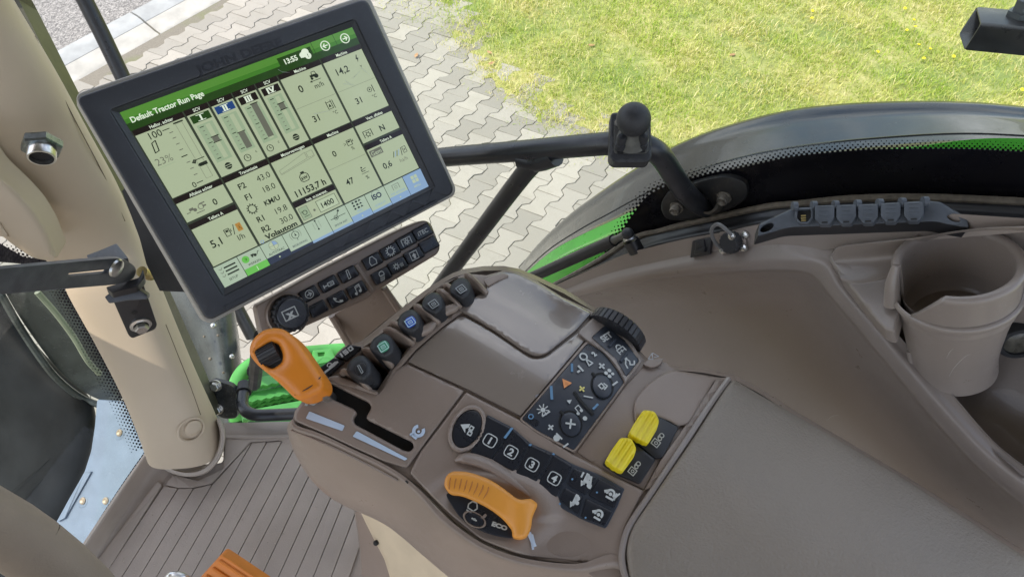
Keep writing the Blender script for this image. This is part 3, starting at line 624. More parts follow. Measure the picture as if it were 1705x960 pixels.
# threaded connector on the pillar
con = thing('panel_connector', 'round metal panel connector with a hexagonal nut mounted on the beige pillar', 'connector', tuple(at(74, 250, .87)))
cc = at(70, 243, .855); axd = (at(80, 275, .83) - at(70, 240, .855)).normalized(); 
axd = (U * -.88 + R * .22 - F * .38).normalized()
hexr = [(.0265, -.004), (.0265, .004), (.024, .006), (.016, .006)]
b = M(); 
for k in range(len(hexr) - 1): pass
x = axd.cross(U).normalized(); y = axd.cross(x)
def hexring(r, h, c0=cc): return [c0 + axd * h + (x * math.cos(math.pi / 3 * j + .3) + y * math.sin(math.pi / 3 * j + .3)) * r for j in range(6)]
b.loft([hexring(.0215, -.006), hexring(.0225, -.004), hexring(.0225, .003), hexring(.021, .0055)]); b.build('hex_nut', mat('dull_nut_metal', (.22, .25, .26), .3, 1, var=.15, vs=200), con, smooth=False)
b = M(); b.lathe(cc, axd, [(.0152, .005), (.0152, .017), (.0145, .018), (.0128, .018), (.0128, .006)], 28); b.build('threaded_ring', STEEL, con)
b = M(); b.lathe(cc, axd, [(.0126, .012), (.001, .012)], 24); b.build('socket_insert', SLOTB, con)
# dark window frame strip, black mirror bar
wf = thing('window_frame', 'dark olive metal window frame strip running beside the beige pillar', 'frame', tuple(at(205, 340, 1.05)))
def strip(name, L_, R_, d0, d1, m, th=.03, parent=None):
    b = M(); n = len(L_); rings = []
    for i, (l, r) in enumerate(zip(L_, R_)):
        d = d0 + (d1 - d0) * i / (n - 1); a, c = at(*l, d), at(*r, d); q = (F * th); rings.append([a, c, c + q, a + q])
    b.loft(rings); return b.build(name, m, parent, ang=25)
Ls = [(-30, -60), (4, 0), (141, 255), (186, 340), (219, 405), (252, 470), (300, 580), (349, 695)]; Rs = [(-2, -60), (31, 0), (163, 260), (207, 348), (241, 412), (262, 480), (312, 590), (355, 692)]
strip('frame_profile', Ls, Rs, .95, 1.30, FRAME, .04, wf)
strip('rubber_lip', [(p[0] - 5, p[1] + 3) for p in Ls], [(p[0] + .5, p[1]) for p in Ls], .945, 1.295, BLACK, .02, wf); strip('outer_lip', [(p[0] - 1, p[1]) for p in Rs], [(p[0] + 3, p[1] - 1) for p in Rs], .955, 1.31, BLACK, .03, wf)
b = M(); b.tube([at(100, -60, 1.7), at(141, 0, 1.75), at(204, 128, 1.85), at(300, 330, 2.0), at(420, 560, 2.2)], .0195, 14, 2); solo(b, 'mirror_bar', TUBE, 'straight black round bar outside the window left of the display', 'bar')
# outside, below left: tyre, mudguard, metal plate
fl = thing('rubber_mudflap', 'large smooth black rubber mudflap seen through the windscreen at the left edge', 'mudflap', tuple(at(60, 700, 2.0)))
fe = [(0, 480), (30, 532), (66, 580), (110, 625), (150, 662), (160, 705), (150, 760), (128, 820), (100, 880), (60, 960)]
b = M(); b.patch([[at(p[0] - k, p[1] + k * .15, d) for p in fe] for k, d in ((0, 1.80), (6, 1.72), (60, 1.70), (160, 1.74), (300, 1.9), (420, 2.2))], 5, 5); b.build('flap_sheet', TYRE, fl, ang=70)
for k in range(2):
    b = M(); b.tube([at(150 - 22 * k, 700 + 34 * k, 1.716), at(70 - 12 * k, 775 + 36 * k, 1.70), at(-20, 850 + 44 * k, 1.71)], .0006, 5, 4); b.build('moulded_line', TYRE, fl)
# windscreen: lower pane
wsS = surf3((60, 500, 1.30), (220, 660, 1.32), (140, 900, 1.28))
wsc = thing('windscreen', 'lower windscreen glass with dotted black edge left of the beige pillar', 'windscreen', tuple(at(150, 700, 1.3)))
b = M(); b.panel([(-200, 420), (100, 430), (165, 560), (247, 745), (140, 905), (60, 1010), (-200, 1010)], wsS, .004, 0); b.build('pane', GLASS, wsc, smooth=False)
def dotline(pts, side, rows, pitch, S, off):
    b = M(); acc = []; L = 0
    for i in range(len(pts) - 1):
        a = np.array(pts[i], float); c = np.array(pts[i + 1], float); acc.append((L, a, c)); L += np.linalg.norm(c - a)
    dots(b, acc, L, S, side, rows, pitch, off); return b
e_r = [(100, 455), (119, 479), (142, 518), (165, 560), (190, 608), (216, 657), (247, 742)]
e_l = [(70, 455), (92, 480), (112, 518), (135, 562), (160, 612), (188, 665), (222, 742)]
b = M(); b.panel(e_r + [(243, 742), (205, 657), (180, 608), (155, 560), (132, 518), (110, 479), (92, 455)], wsS, .0008, 0, off=.003); b.build('printed_border', FRIT, wsc, smooth=False)
b = dotline([(96, 455), (112, 480), (134, 518), (157, 560), (182, 608), (208, 657), (245, 742)], -1, [(1.5, 5), (5.5, 4.4), (10, 3.6), (14.5, 3.0), (19, 2.4), (23.5, 1.8), (28, 1.3)], 6.2, wsS, .0035)
b2 = dotline([(245, 748), (212, 795), (178, 846), (142, 902)], 1, [(1, 5.5), (5, 4.2), (9, 3.2), (13, 2.4), (17, 1.7), (21, 1.1)], 6.6, wsS, .0035)
b.add(b2.v, b2.f); b3 = dotline([(0, 425), (30, 432), (60, 437), (95, 440)], -1, [(2, 6), (-5, 5), (-10, 4), (-15, 3), (-19, 2)], 7.5, wsS, .0035); b3b = M(); b.add(b3.v, b3.f)
b.build('printed_dots', FRIT, wsc, kind='stuff', smooth=False)
b = M(); b.panel([(-60, 395), (0, 405), (40, 428), (100, 434), (98, 444), (60, 441), (0, 436), (-60, 432)], wsS, .0008, 0, off=.003); b.build('printed_top_border', FRIT, wsc, smooth=False)
# grey-green curved mudguard outside, in two folds
mg = thing('front_mudguard', 'scuffed translucent grey green plastic mudguard curving above the black flap', 'mudguard', tuple(at(120, 580, 1.6)))
b = M(); b.patch([[at(p[0], p[1], d) for p, d in zip(r, (1.5, 1.55, 1.6, 1.66, 1.72, 1.75))] for r in ([(0, 470), (28, 520), (62, 570), (95, 612), (140, 652), (190, 675)], [(8, 466), (45, 512), (82, 558), (118, 598), (158, 636), (205, 662)], [(40, 462), (85, 505), (120, 545), (150, 585), (182, 622), (226, 668)], [(75, 455), (115, 490), (150, 530), (178, 570), (205, 610), (240, 665)])], 6, 5)
b.build('guard_sheet', GUARD, mg, ang=60)
b = M(); b.tube([at(62, 486, 1.44), at(92, 520, 1.48), (at(122, 560, 1.52)), at(146, 600, 1.56), at(166, 622, 1.6)], .006, 8, 5); b.build('guard_rib', mat('pale_rib', (.22, .24, .17), .4), mg)
b = M(); b.tube([at(-20, 470, 1.5), at(0, 488, 1.5), at(28, 536, 1.55), at(62, 588, 1.6), at(95, 630, 1.66), at(140, 664, 1.72), at(200, 684, 1.75)], .008, 8, 4); b.build('guard_edge', GUARD, mg)
# weathered metal plate with three rivets, reflected sky painted as its blue
mpS = surf3((160, 700, 1.55), (230, 740, 1.5), (140, 890, 1.5))
mp = thing('front_frame_plate', 'weathered grey metal plate tinted blue for reflected sky with rivets beside the black mudflap', 'metal plate', tuple(at(180, 800, 1.52)))
b = M(); b.panel(rc([(162, 664), (205, 668), (262, 740), (150, 915), (120, 960), (40, 960), (92, 872), (115, 830), (141, 785), (152, 750), (158, 710)], 5), mpS, .03, 3, step=18); b.build('plate', METBLUE, mp)
b = M(); b.panel(rc([(140, 786), (152, 784), (108, 862), (96, 868)], 2), mpS, .02, 1.5, off=.006); b.build('folded_edge', METBLUE, mp)
for px, py in ((200, 720), (139, 833), (177, 833)):
    c = mpS.hit(px, py); r0 = M(); r0.panel(ell(px - 1, py + 3, 11, 8, -60), mpS, .003, 2.5, off=.001); r0.build('dimple', METBLUE, mp)
    r1 = M(); r1.lathe(c, mpS.n, [(.0075, 0), (.0075, .003), (.005, .005), (.002, .003), (.0005, .003)], 16); r1.build('rivet', mat('rusty_rivet', (.45, .36, .27), .5, .6), mp)
# dark mudguard behind the display, with bolts
dm = thing('inner_mudguard', 'glossy dark green grey mudguard with spots of dirt below the display', 'mudguard', tuple(at(340, 580, 1.8)))
b = M(); b.patch([[at(p[0], p[1], d) for p, d in zip(r, (1.75, 1.7, 1.68, 1.72, 1.8))] for r in ([(255, 455), (300, 450), (345, 460), (385, 500), (398, 560)], [(270, 520), (315, 515), (360, 525), (392, 560), (402, 600)], [(300, 590), (340, 585), (372, 590), (396, 605), (408, 632)], [(330, 660), (355, 655), (380, 652), (402, 655), (415, 662)], [(345, 720), (365, 712), (390, 705), (410, 702), (425, 700)])], 7, 6, mi=0)
b.build('guard_sheet', GUARD, dm, ang=60)
for px, py, rr in ((355, 542, .007), (363, 558, .003), (350, 597, .004), (386, 593, .006), (340, 560, .003), (372, 620, .003)):
    b = M(); b.ball(at(px, py, 1.66), rr, 10, 6); b.build('bolt_head' if rr > .005 else 'dirt_splash', STEEL if rr > .005 else SEAL, dm)
# bolted hinge plate
hS = surf3((350, 640, 1.32), (392, 650, 1.32), (370, 695, 1.34)); hp = thing('hinge_plate', 'dark scratched steel hinge plate with two zinc hexagon bolts beside the pillar foot', 'hinge plate', tuple(hS.hit(370, 670)))
b = M(); b.panel(rc([(342, 638), (356, 632, 3), (385, 640), (393, 648), (396, 696), (372, 697), (356, 688, 8)], 8), hS, .012, 2); b.build('plate', mat('scratched_plate', (.035, .04, .045), .4, .2, var=.3, vs=90, dust=.7, dcol=(.35, .36, .34)), hp)
for px, py in ((360, 641), (363, 680)):
    c = hS.hit(px, py); b = M(); b.lathe(c, hS.n, [(.011, 0), (.011, .002), (.008, .002)], 20); b.build('washer', STEEL, hp)
    xx = hS.n.orthogonal(); b = M(); b.lathe(c, hS.n, [(.0085, .002), (.0085, .009), (.007, .0105), (.0005, .0105)], 6, ref=xx); b.build('bolt', STEEL, hp, smooth=False)
# green access steps
st = thing('access_steps', 'bright green sheet metal access steps with serrated treads behind the orange lever', 'steps', tuple(at(460, 650, 1.5)))
sS = surf3((400, 620, 1.55), (600, 590, 1.75), (450, 700, 1.50))
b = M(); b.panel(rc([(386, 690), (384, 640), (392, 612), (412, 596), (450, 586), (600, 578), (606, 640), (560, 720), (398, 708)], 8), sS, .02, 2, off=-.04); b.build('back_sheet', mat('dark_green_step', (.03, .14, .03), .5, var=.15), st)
b = M(); b.tube([at(394, 700, 1.5), at(391, 655, 1.5), at(400, 625, 1.52), at(425, 604, 1.55), at(470, 592, 1.6), at(540, 584, 1.7), at(600, 580, 1.75)], .010, 10, 5, flat=1.6); b.build('step_frame', GREEN2, st)
def tread(a, c, wpx, dd, hole=True):
    b = M(); (x0, y0), (x1, y1) = a, c; n = 26; top = [(x0 + (x1 - x0) * k / n, y0 + (y1 - y0) * k / n) for k in range(n + 1)]
    botp = [(p[0] + 2, p[1] + wpx + (1.3 if k % 2 else -1.3)) for k, p in enumerate(top)]
    b.panel(top + botp[::-1], sS, .012, 0, off=dd); return b.build('tread', GREEN2, st, smooth=False)
tread((406, 632), (600, 596), 15, .02); tread((412, 655), (600, 616), 14, .0); tread((404, 684), (580, 652), 14, .035); tread((398, 668), (590, 632), 10, -.02)
b = M(); b.panel(rc([(520, 583), (552, 580), (560, 600), (524, 606)], 3), sS, .006, 1, off=.03, holes=[rc([(529, 587), (541, 586), (540, 592), (530, 593)], 1)]); b.build('slotted_tab', GREEN2, st)
b = M(); b.tube([at(424, 618, 1.50), at(428, 600, 1.6), at(432, 570, 1.8)], .016, 12, 1); b.build('step_post', TUBE, st)
b = M(); b.panel([(400, 632), (410, 612), (430, 603), (431, 628), (416, 636)], sS, .004, 0, off=.0); b.build('handle_opening', SLOTB, st)
# black grab handle in front of the steps
gh = thing('entry_handle', 'bent black tube handle in front of the green steps', 'handle', tuple(at(410, 680, 1.3)))
b = M(); b.tube([at(408, 646, 1.33), at(404, 662, 1.31), at(406, 680, 1.29), at(424, 690, 1.28), at(460, 690, 1.28), at(520, 687, 1.29), at(600, 684, 1.3)], .0108, 16, 7); b.build('tube', TUBE, gh)
b = M(); b.tube([at(408, 640, 1.335), at(406, 653, 1.32)], .0135, 16, 1); b.build('end_collar', BLACKS, gh)
# ------------------------------------------------------------------ cab floor and mat
FZ = CZ - 1.2
fS = Surf((0, 0, FZ), (0, 0, 1)); 
b = M(); b.panel(rc([(262, 778), (372, 770), (372, 724), (500, 722), (800, 760), (900, 1040), (20, 1090), (165, 915)], 8), fS, .02, 0, off=-.004, step=60); fl = b.build('cab_floor', MATTE, kind='structure')
b = M(); b.patch([[at_z(*p, FZ + h) for p in r] for r, h in (([(247, 745), (200, 812), (150, 886), (100, 962), (40, 1050)], .03), ([(250, 750), (205, 816), (156, 890), (106, 966), (46, 1054)], .034), ([(268, 768), (226, 826), (178, 900), (126, 984), (70, 1060)], .002), ([(290, 775), (250, 835), (205, 905), (150, 990), (95, 1065)], -.003))], 4, 4)
b.build('floor_border', MATTE, parent=None, kind='structure')
b = M(); b.panel(rc([(366, 704), (520, 700), (560, 724), (500, 725), (368, 727)], 3), fS, .02, 2, off=.004); b.build('door_sill', MATTE, kind='structure')
mt = thing('floor_mat', 'brown ribbed rubber floor mat in the cab footwell', 'floor mat', tuple(at_z(400, 860, FZ)))
gr = [((272, 809), (182, 945)), ((296.5, 813), (203.6, 958.6)), ((322, 813), (233, 958.6)), ((353, 807), (261, 958.6)), ((419, 737), (296, 950)), ((444, 736), (319, 958.6)), ((469, 735), (369, 920)), ((485, 755), (390, 934)), ((497, 780), (410, 948)), ((511, 799), (435, 958.6)), ((529, 817), (464, 958.6)), ((550, 830), (492, 958.6)), ((570, 840), (522, 958.6)), ((583, 877), (552, 958.6)), ((592, 930), (580, 965))]
def ext(a, c, y): t = (y - a[1]) / (c[1] - a[1]); return (a[0] + (c[0] - a[0]) * t, y)
for i in range(len(gr) - 1):
    (a0, b0), (a1, b1) = gr[i], gr[i + 1]
    if i == 3: a0 = (353, 807)
    y_ = 1010; g_ = .65
    q0, q1 = ext(a0, b0, y_), ext(a1, b1, y_)
    if i >= 6: a0 = ext(a0, b0, a0[1] - 22); a1 = ext(a1, b1, a1[1] - 22)
    b = M(); b.panel(rc([(a0[0] + g_, a0[1], 2), (a1[0] - g_, a1[1] - 1, 2), (q1[0] - g_, q1[1], 0), (q0[0] + g_, q0[1], 0)], 2), fS, .012, .5, off=.0015); b.build('rib', MATTE, mt)
b = M(); a0, b0 = gr[0]; b.panel(rc([(262, 800), (270, 806), ext(a0, b0, 1010), (110, 1010), (160, 935)], 4), fS, .012, 1, off=.0045); b.build('edge_strip', MATTE, mt)
b = M(); b.panel(rc([(275, 806), (288, 790), (330, 800), (372, 780), (376, 728), (480, 725), (520, 760), (465, 732), (440, 734), (417, 735), (352, 804), (320, 811), (296, 811)], 3), fS, .010, 1, off=.003); b.build('plain_field', MATTE, mt)
b = M(); b.panel(rc([(372, 724), (520, 722), (520, 728), (372, 729)], 1), fS, .006, 1, off=.006); b.build('cross_ridge', MATTE, mt)
# pedal and chrome ring at the bottom
pS = surf3((369, 922, 1.02), (430, 960, 1.02), (335, 960, 1.03)); pd = thing('orange_pedal', 'orange ribbed pedal at the bottom edge on the floor mat', 'pedal', tuple(at(375, 950, 1.03)))
b = M(); b.panel(rc([(369, 921), (445, 972), (395, 1030), (312, 984)], 6), pS, .02, 4); b.build('pedal_plate', PEDALO, pd)
for k in range(5):
    t = .14 + .2 * k; a = lerp((369, 921), (312, 984), t); c = lerp((445, 972), (395, 1030), t); a = lerp(a, c, .06); c = lerp(c, a, .06); b = M(); b.tube([pS.hit(*a, .001), pS.hit(*c, .001)], .0028, 8, 1); b.build('grip_rib', PEDALO, pd)
b = M(); b.tube([at(375, 990, 1.08), at(380, 1040, 1.15)], .02, 10, 1); b.build('pedal_arm', BLACK, pd)
b = M(); c = at(297, 966, 1.05); rr_ = .016; b.tube([c + (R * math.cos(t) + (U * .7 - F * .5).normalized() * math.sin(t)) * rr_ for t in [2 * math.pi * k / 20 for k in range(21)]], .0045, 10, 1); solo(b, 'metal_ring', STEEL, 'polished metal ring on the floor left of the orange pedal', 'ring')
# cream seat pedestal and its brown skirt
sp = thing('seat_pedestal', 'cream coloured seat base under the brown armrest console', 'seat base', tuple(at(680, 960, 1.0)))
spS = surf3((620, 880, .98), (740, 960, .9), (640, 980, 1.0))
b = M(); b.panel(rc([(598, 846), (700, 846), (860, 1060), (680, 1060), (640, 930), (624, 900), (608, 868)], 6), spS, .25, 6, step=24, dirv=Vector((0, 0, -1))); b.build('cream_shell', CREAM, sp)
b = M(); b.panel(rc([(590, 850), (600, 848), (612, 868), (628, 902), (646, 932), (690, 1060), (592, 1060), (602, 960), (598, 905)], 4), spS.moved(-.01), .25, 4, step=24, dirv=Vector((0, 0, -1))); b.build('brown_skirt', BROWN, sp)
b = M(); b.ball(spS.hit(626, 903, .002), .004, 10, 6); b.build('rivet_hole', SLOTB, sp)
# steering wheel rim, bottom left
swS = surf3((0, 870, .40), (120, 960, .42), (0, 1100, .36)); P_ = [swS.hit(-30, 868), swS.hit(55, 914), swS.hit(128, 988)]
def circ3(a, b_, c):
    ab, ac = b_ - a, c - a; n = ab.cross(ac); o = (n.cross(ab) * ac.length_squared + ac.cross(n) * ab.length_squared) / (2 * n.length_squared); return a + o, n.normalized(), o.length
cc, nn, rr_ = circ3(*P_); rr_s = .185; dirn = (P_[1] - cc).normalized(); cc = P_[1] - dirn * rr_s
sw = thing('steering_wheel', 'brown padded steering wheel rim cutting the bottom left corner', 'steering wheel', tuple(cc)); x = dirn; y = swS.n.cross(x)
b = M(); b.tube([cc + (x * math.cos(t) + y * math.sin(t)) * rr_s for t in [2 * math.pi * k / 64 for k in range(65)]], .0175, 20, 1); b.build('rim', WHEELM, sw, ang=60)
b = M(); b.lathe(cc - swS.n * .03, swS.n, [(.0005, .02), (.05, .018), (.065, .005), (.068, -.02)], 32); b.build('hub', WHEELM, sw)
for k in range(3):
    t = math.pi / 2 + 2 * math.pi * k / 3; dr = x * math.cos(t) + y * math.sin(t); b = M(); b.tube([cc - swS.n * .02 + dr * .05, cc - swS.n * .012 + dr * .12, cc + dr * (rr_s - .005)], .011, 10, 4, flat=2); b.build('spoke', WHEELM, sw)
# unseen floor and body side under the console, added to block ground light
P4 = lambda a, r, z: TA * a + TR_ * r + Vector((0, 0, CZ + z))
b = M(); b.loft([[P4(a, r, -1.235) for a, r in ((.58, -.8), (.58, .0), (.42, .1), (.42, .60), (-.95, .60), (-.95, -.8))], [P4(a, r, -1.215) for a, r in ((.58, -.8), (.58, .0), (.42, .1), (.42, .60), (-.95, .60), (-.95, -.8))]]); b.build('unseen_floor_rear', MATTE, kind='structure')
b = M(); b.loft([[P4(.16, r, -1.21), P4(.16, r, -.98), P4(-.3, r, -.78), P4(-.95, r, -.70), P4(-.95, r, -1.21)] for r in (.585, .600)]); b.build('unseen_side_wall', BROWN2, kind='structure')
# grit trodden into the mat
b = M(); rg = random.Random(5); mpoly = [(300, 790), (380, 775), (470, 730), (600, 860), (600, 958), (150, 958)]
while len(b.f) < 420 * 6:
    px, py = rg.uniform(150, 600), rg.uniform(730, 958)
    if not pip(np.array([[px, py]]), mpoly)[0]: continue
    c = at_z(px, py, FZ + .0022); s_ = rg.uniform(.0004, .0013) * (1.6 if rg.random() < .06 else 1); vs = [c + Vector((rg.uniform(-1, 1), rg.uniform(-1, 1), 0)).normalized() * s_ * rg.uniform(.6, 1) for _ in range(4)]
    cm = sum(vs, Vector()) / 4; vs = sorted(vs, key=lambda v: math.atan2(v.y - cm.y, v.x - cm.x)); b.add(vs + [cm + Vector((0, 0, s_ * .8))], [(0, 1, 4), (1, 2, 4), (2, 3, 4), (3, 0, 4), (0, 2, 1), (0, 3, 2)])
b.build('floor_grit', mat('sand_grit', (.42, .37, .29), .9, var=.4, vs=300), kind='stuff', smooth=False)
# instrument column added outside the picture, shaped to shade the floor mat
b = M(); rings = [[TA * a + TR_ * r + Vector((0, 0, CZ + z)) for a, r in rc([(A0, -.75, .1), (A1, -.75, .1), (A1, .06, .1), (A0, .06, .1)], .1)] for z, A0, A1 in ((-.84, .88, 1.1), (-.78, .84, 1.1), (-.62, .80, 1.12), (-.58, .84, 1.08))]
b.loft(rings); solo(b, 'added_shade_column', BROWN, 'brown unseen column added in front of the steering wheel to shade the floor', 'added shade column')
# unseen cab roof, its front edge stretched forward to shade the floor
rf = M(); c0 = Vector((0, 0, CZ)); 
def loc(a, r, z): return TA * a + TR_ * r + Vector((0, 0, CZ + z))
rings = [[loc(a, r, z) for a, r in ((A1, R0), (A1, R1), (A0, R1), (A0, R0))] for A0, A1, R0, R1, z in ((-.75, 1.32, -.85, .64, .33), (-.8, 1.38, -.9, .68, .36), (-.78, 1.36, -.88, .67, .46), (-.6, 1.2, -.7, .55, .5))]
rf.loft(rings); rf.build('unseen_cab_roof', CEIL, kind='structure', ang=30)
# ------------------------------------------------------------------ display
def quad_plane(TL, TR, BR, BL, dTL):
    K = lambda p: np.array([(p[0] - 852.5) / FPX, -(p[1] - 480) / FPX, 1.0])
    li = lambda a, b_: np.cross([*a, 1], [*b_, 1]); X = lambda l, m_: (np.cross(l, m_)[:2] / np.cross(l, m_)[2])
    v1 = X(li(TL, TR), li(BL, BR)); v2 = X(li(TL, BL), li(TR, BR)); n = np.cross(K(v1), K(v2)); n /= np.linalg.norm(n)
    n3 = R * n[0] + U * n[1] + F * n[2]; return Surf(at(*TL, dTL), n3)
MS = quad_plane((122, 160), (612, -8), (762, 322), (343, 541), .61)
mon = thing('touchscreen_display', 'tilted black framed touchscreen display showing a green tractor run page', 'display', tuple(MS.hit(440, 270)))
b = M(); b.panel(rc([(122, 158), (613, -10), (763, 322), (344, 542)], 17, 5), MS, .022, 3, off=-.0065); b.build('housing', BEZEL2, mon, label='pale grey rear housing visible as a thin rim')
scq = [(200, 187), (586, 45), (714, 310), (374, 479)]
b = M(); b.panel(rc([(126, 163), (610, -3), (758, 320), (346, 535)], 14, 5), MS, .006, 4, holes=[rc([(184, 184), (590, 33), (724, 312), (372, 492)], 5)], off=.0, step=40); b.build('front_bezel', BEZEL, mon)
b = M(); o_ = [(184, 184), (590, 33), (724, 312), (372, 492)]; i_ = [(199, 188), (586, 46), (713, 310), (374, 478)]
b.loft([[MS.hit(*p, -.0005) for p in o_], [MS.hit(*p, -.0045) for p in i_]], cap=False); b.build('sloping_inner_bezel', BEZEL, mon, smooth=False)
b = M(); b.panel(rc([(372, 510), (727, 333), (729, 337), (380, 515)], 1), MS, .0015, 1, off=.0012); b.build('raised_lip', BEZEL, mon)
q3 = [MS.hit(*p, -.0045) for p in [(199, 187.5), (586, 45), (714, 310), (374, 479)]]
def spos(u, v, off=0.0):
    return (q3[0] * (1 - u) + q3[1] * u) * (1 - v) + (q3[3] * (1 - u) + q3[2] * u) * v + MS.n * off
b = M(); b.add([spos(-.02, -.02, -.001), spos(1.02, -.02, -.001), spos(1.02, 1.02, -.001), spos(-.02, 1.02, -.001)], [(0, 1, 2, 3)]); b.build('screen_glass', S_GAP, mon, smooth=False)
AS = .75  # v per u
b1 = M(); P = Pen(b1, spos, .0001)
P.rect(0, 0, 1, .098, GRN); P.rect(0, .062, 1, .1, IGRN, .00014); P.rect(0, 0, 1, .04, HG, .00014)
P.rect(.86 + .04, 0, .902, .098, IGRN, .0002); P.rect(.795, 0, .797, .098, IGRN, .0002)
tiles = [(0, .2, .1, .475), (.2, .3, .1, .475), (.3, .4, .1, .475), (.4, .5, .1, .475), (.5, .6, .1, .475), (.6, .8, .1, .475), (.8, 1, .1, .475), (0, .2, .48, .615), (0, .2, .628, .875), (.2, .4, .48, .875), (.4, .6, .48, .745), (.4, .6, .752, .875), (.6, .8, .48, .875), (.8, 1, .48, .615), (.8, 1, .628, .875)]
titles = ['Hefinr. achter', 'SCV', 'SCV', 'SCV', 'SCV', 'Machine', 'Machine', 'Aftakas achter', 'Tellers A', 'Transmissie', 'Motorvermogen', 'Inst. m.toerent.', 'Machine', 'Vern. aftakas', 'Tellers A']
for (u0, u1, v0, v1), t in zip(tiles, titles):
    P.rect(u0 + .003, v0, u1 - .003, v0 + .030, BLK, .00012); P.rect(u0 + .005, v0 + .029, u1 - .005, v1, TILE, .00012)
b1.build('screen_tiles', SM, mon, smooth=False)
b2 = M(); T = Pen(b2, spos, .0004, TXT); k = AS
def tx(t, u, v, h, bold=.02, al='c', mi=TXT, st=1): T.text(t, u, v, h * .96, bold + .004, al, mi, 1, k * st)
for (u0, u1, v0, v1), t in zip(tiles, titles): tx(t, (u0 + u1) / 2 + (.01 if len(t) > 8 else 0), v0 + .015, .017, .01, mi=WHT, st=.92)
tx('Default Tractor Run Page', .02, .052, .029, .02, 'l', WHT, .92); T.off = .00036
# clock pill
T.rrect(.632, .02, .785, .078, .02, IGRN); T.off = .0005; tx('13:55', .685, .05, .028, .03, mi=WHT)
T.disc(.742, .048, .016, mi=WHT, ry=.016); T.disc(.755, .038, .016, mi=WHT, ry=.018); T.rect(.728, .046, .768, .062, WHT); T.off = .0006; T.disc(.760, .062, .014, mi=WHT, ry=.018); T.rect(.7585, .052, .7615, .064, IGRN); T.rect(.7585, .067, .7615, .071, IGRN); T.off = .0004
for cx, sg in ((.849, -1), (.946, 1)):
    T.ring(cx, .045, .019, .005, mi=WHT, ry=.0255); T.line([(cx - .010 * sg, .045), (cx + .009 * sg, .045)], .006, mi=WHT); T.line([(cx + .001 * sg, .034), (cx + .010 * sg, .045), (cx + .001 * sg, .056)], .005, mi=WHT)
# hitch tile
tx('100', .07, .155, .036, .0); tx('0', .1, .455, .03, .0); T.line([(.1, .153), (.125, .153)], .004)
for i, v in enumerate((.175, .205, .238, .27, .34, .375, .41)): T.line([(.118, v), (.130, v)], .004, mi=GREY)
T.line([(.112, .305), (.133, .305)], .005); T.line([(.112, .453), (.135, .453)], .004); T.line([(.148, .14), (.182, .14)], .007); T.box(.152, .145, .178, .45, .0012, mi=GREY); T.line([(.15, .345), (.185, .345)], .004)
T.poly([(.133, .352), (.145, .338), (.153, .345), (.145, .362)]); T.disc(.143, .350, .0035, mi=TILE); T.poly([(.148, .375), (.156, .366), (.186, .366), (.186, .384), (.156, .384)])
tx('23%', .05, .285, .038, -.01, mi=GREY); T.line([(.015, .315), (.08, .315)], .002, mi=MID)
T.line(rc([(.042, .19), (.058, .183), (.052, .235), (.036, .24)], .008, 4), .004, True)
# SCV columns
for i, (nm, c, fill) in enumerate((('I', IGRN, (.27, .30)), ('II', BLU, (.30, .39)), ('III', BLK, (.19, .38)), ('IV', BLK, (.24, .275)))):
    u0 = .2 + .1 * i; T.off = .0003; T.rect(u0 + .012, .138, u0 + .088, .178, c); T.off = .0005; tx(nm, u0 + .05, .158, .032, .03, mi=WHT, st=1.25); T.line([(u0 + .035, .1435), (u0 + .065, .1435)], .003, mi=WHT); T.line([(u0 + .035, .1725), (u0 + .065, .1725)], .003, mi=WHT)
    T.off = .0003; T.rrect(u0 + .018, .192, u0 + .082, .40, .012, MID); T.off = .0004; T.rect(u0 + .050, .20, u0 + .068, .39, TILE)
    for j in range(9): w_ = .014 if j in (0, 4, 8) else .007; T.line([(u0 + .034 - w_ / 2, .205 + j * .022), (u0 + .034 + w_ / 2, .205 + j * .022)], .004 if w_ > .01 else .003, mi=TXT if w_ > .01 else GREY)
    T.off = .0005; T.rect(u0 + .047, fill[0], u0 + .072, fill[1], GREY); T.line([(u0 + .045, fill[0]), (u0 + .075, fill[0])], .005)
    if fill[1] - fill[0] < .05: T.line([(u0 + .045, fill[1]), (u0 + .075, fill[1])], .005)
    if i in (1, 2): T.ring(u0 + .032, .435, .013, .003, ry=.0175); T.line([(u0 + .032, .425), (u0 + .032, .435), (u0 + .038, .438)], .003); tx('c', u0 + .075, .42, .016, 0)
    else: T.disc(u0 + .05, .435, .014, ry=.0185); T.line([(u0 + .038, .43), (u0 + .062, .43)], .003, mi=TILE, off=.0006); T.line([(u0 + .040, .441), (u0 + .060, .441)], .003, mi=TILE, off=.0006)
T.off = .0004
tx('0', .665, .21, .040, .01); tx('m/h', .745, .225, .028, 0)
T.disc(.752, .175, .010, ry=.012); T.disc(.730, .182, .006, ry=.007); T.rect(.725, .162, .748, .175); T.line([(.735, .162), (.738, .148), (.752, .148), (.756, .166)], .003); T.line([(.718, .196), (.765, .196)], .003); T.line([(.724, .192), (.716, .196), (.724, .200)], .003)
tx('14,2', .87, .20, .038, .01); T.poly([(.957, .148), (.948, .172), (.955, .172), (.951, .192), (.963, .166), (.956, .166), (.961, .148)]); tx('v', .957, .212, .018, 0)
T.line([(.808, .302), (.99, .302)], .0015, mi=GREY); T.line([(.608, .302), (.79, .302)], .0015, mi=GREY)
tx('31', .875, .385, .036, .01); tx('31', .665, .385, .036, .01); tx('°C', .952, .395, .020, 0); tx('°C', .755, .395, .020, 0)
T.ring(.944, .352, .010, .0025, ry=.0135); T.poly([(.944, .342), (.940, .356), (.948, .356)]); T.line([(.962, .332), (.962, .372)], .0035)
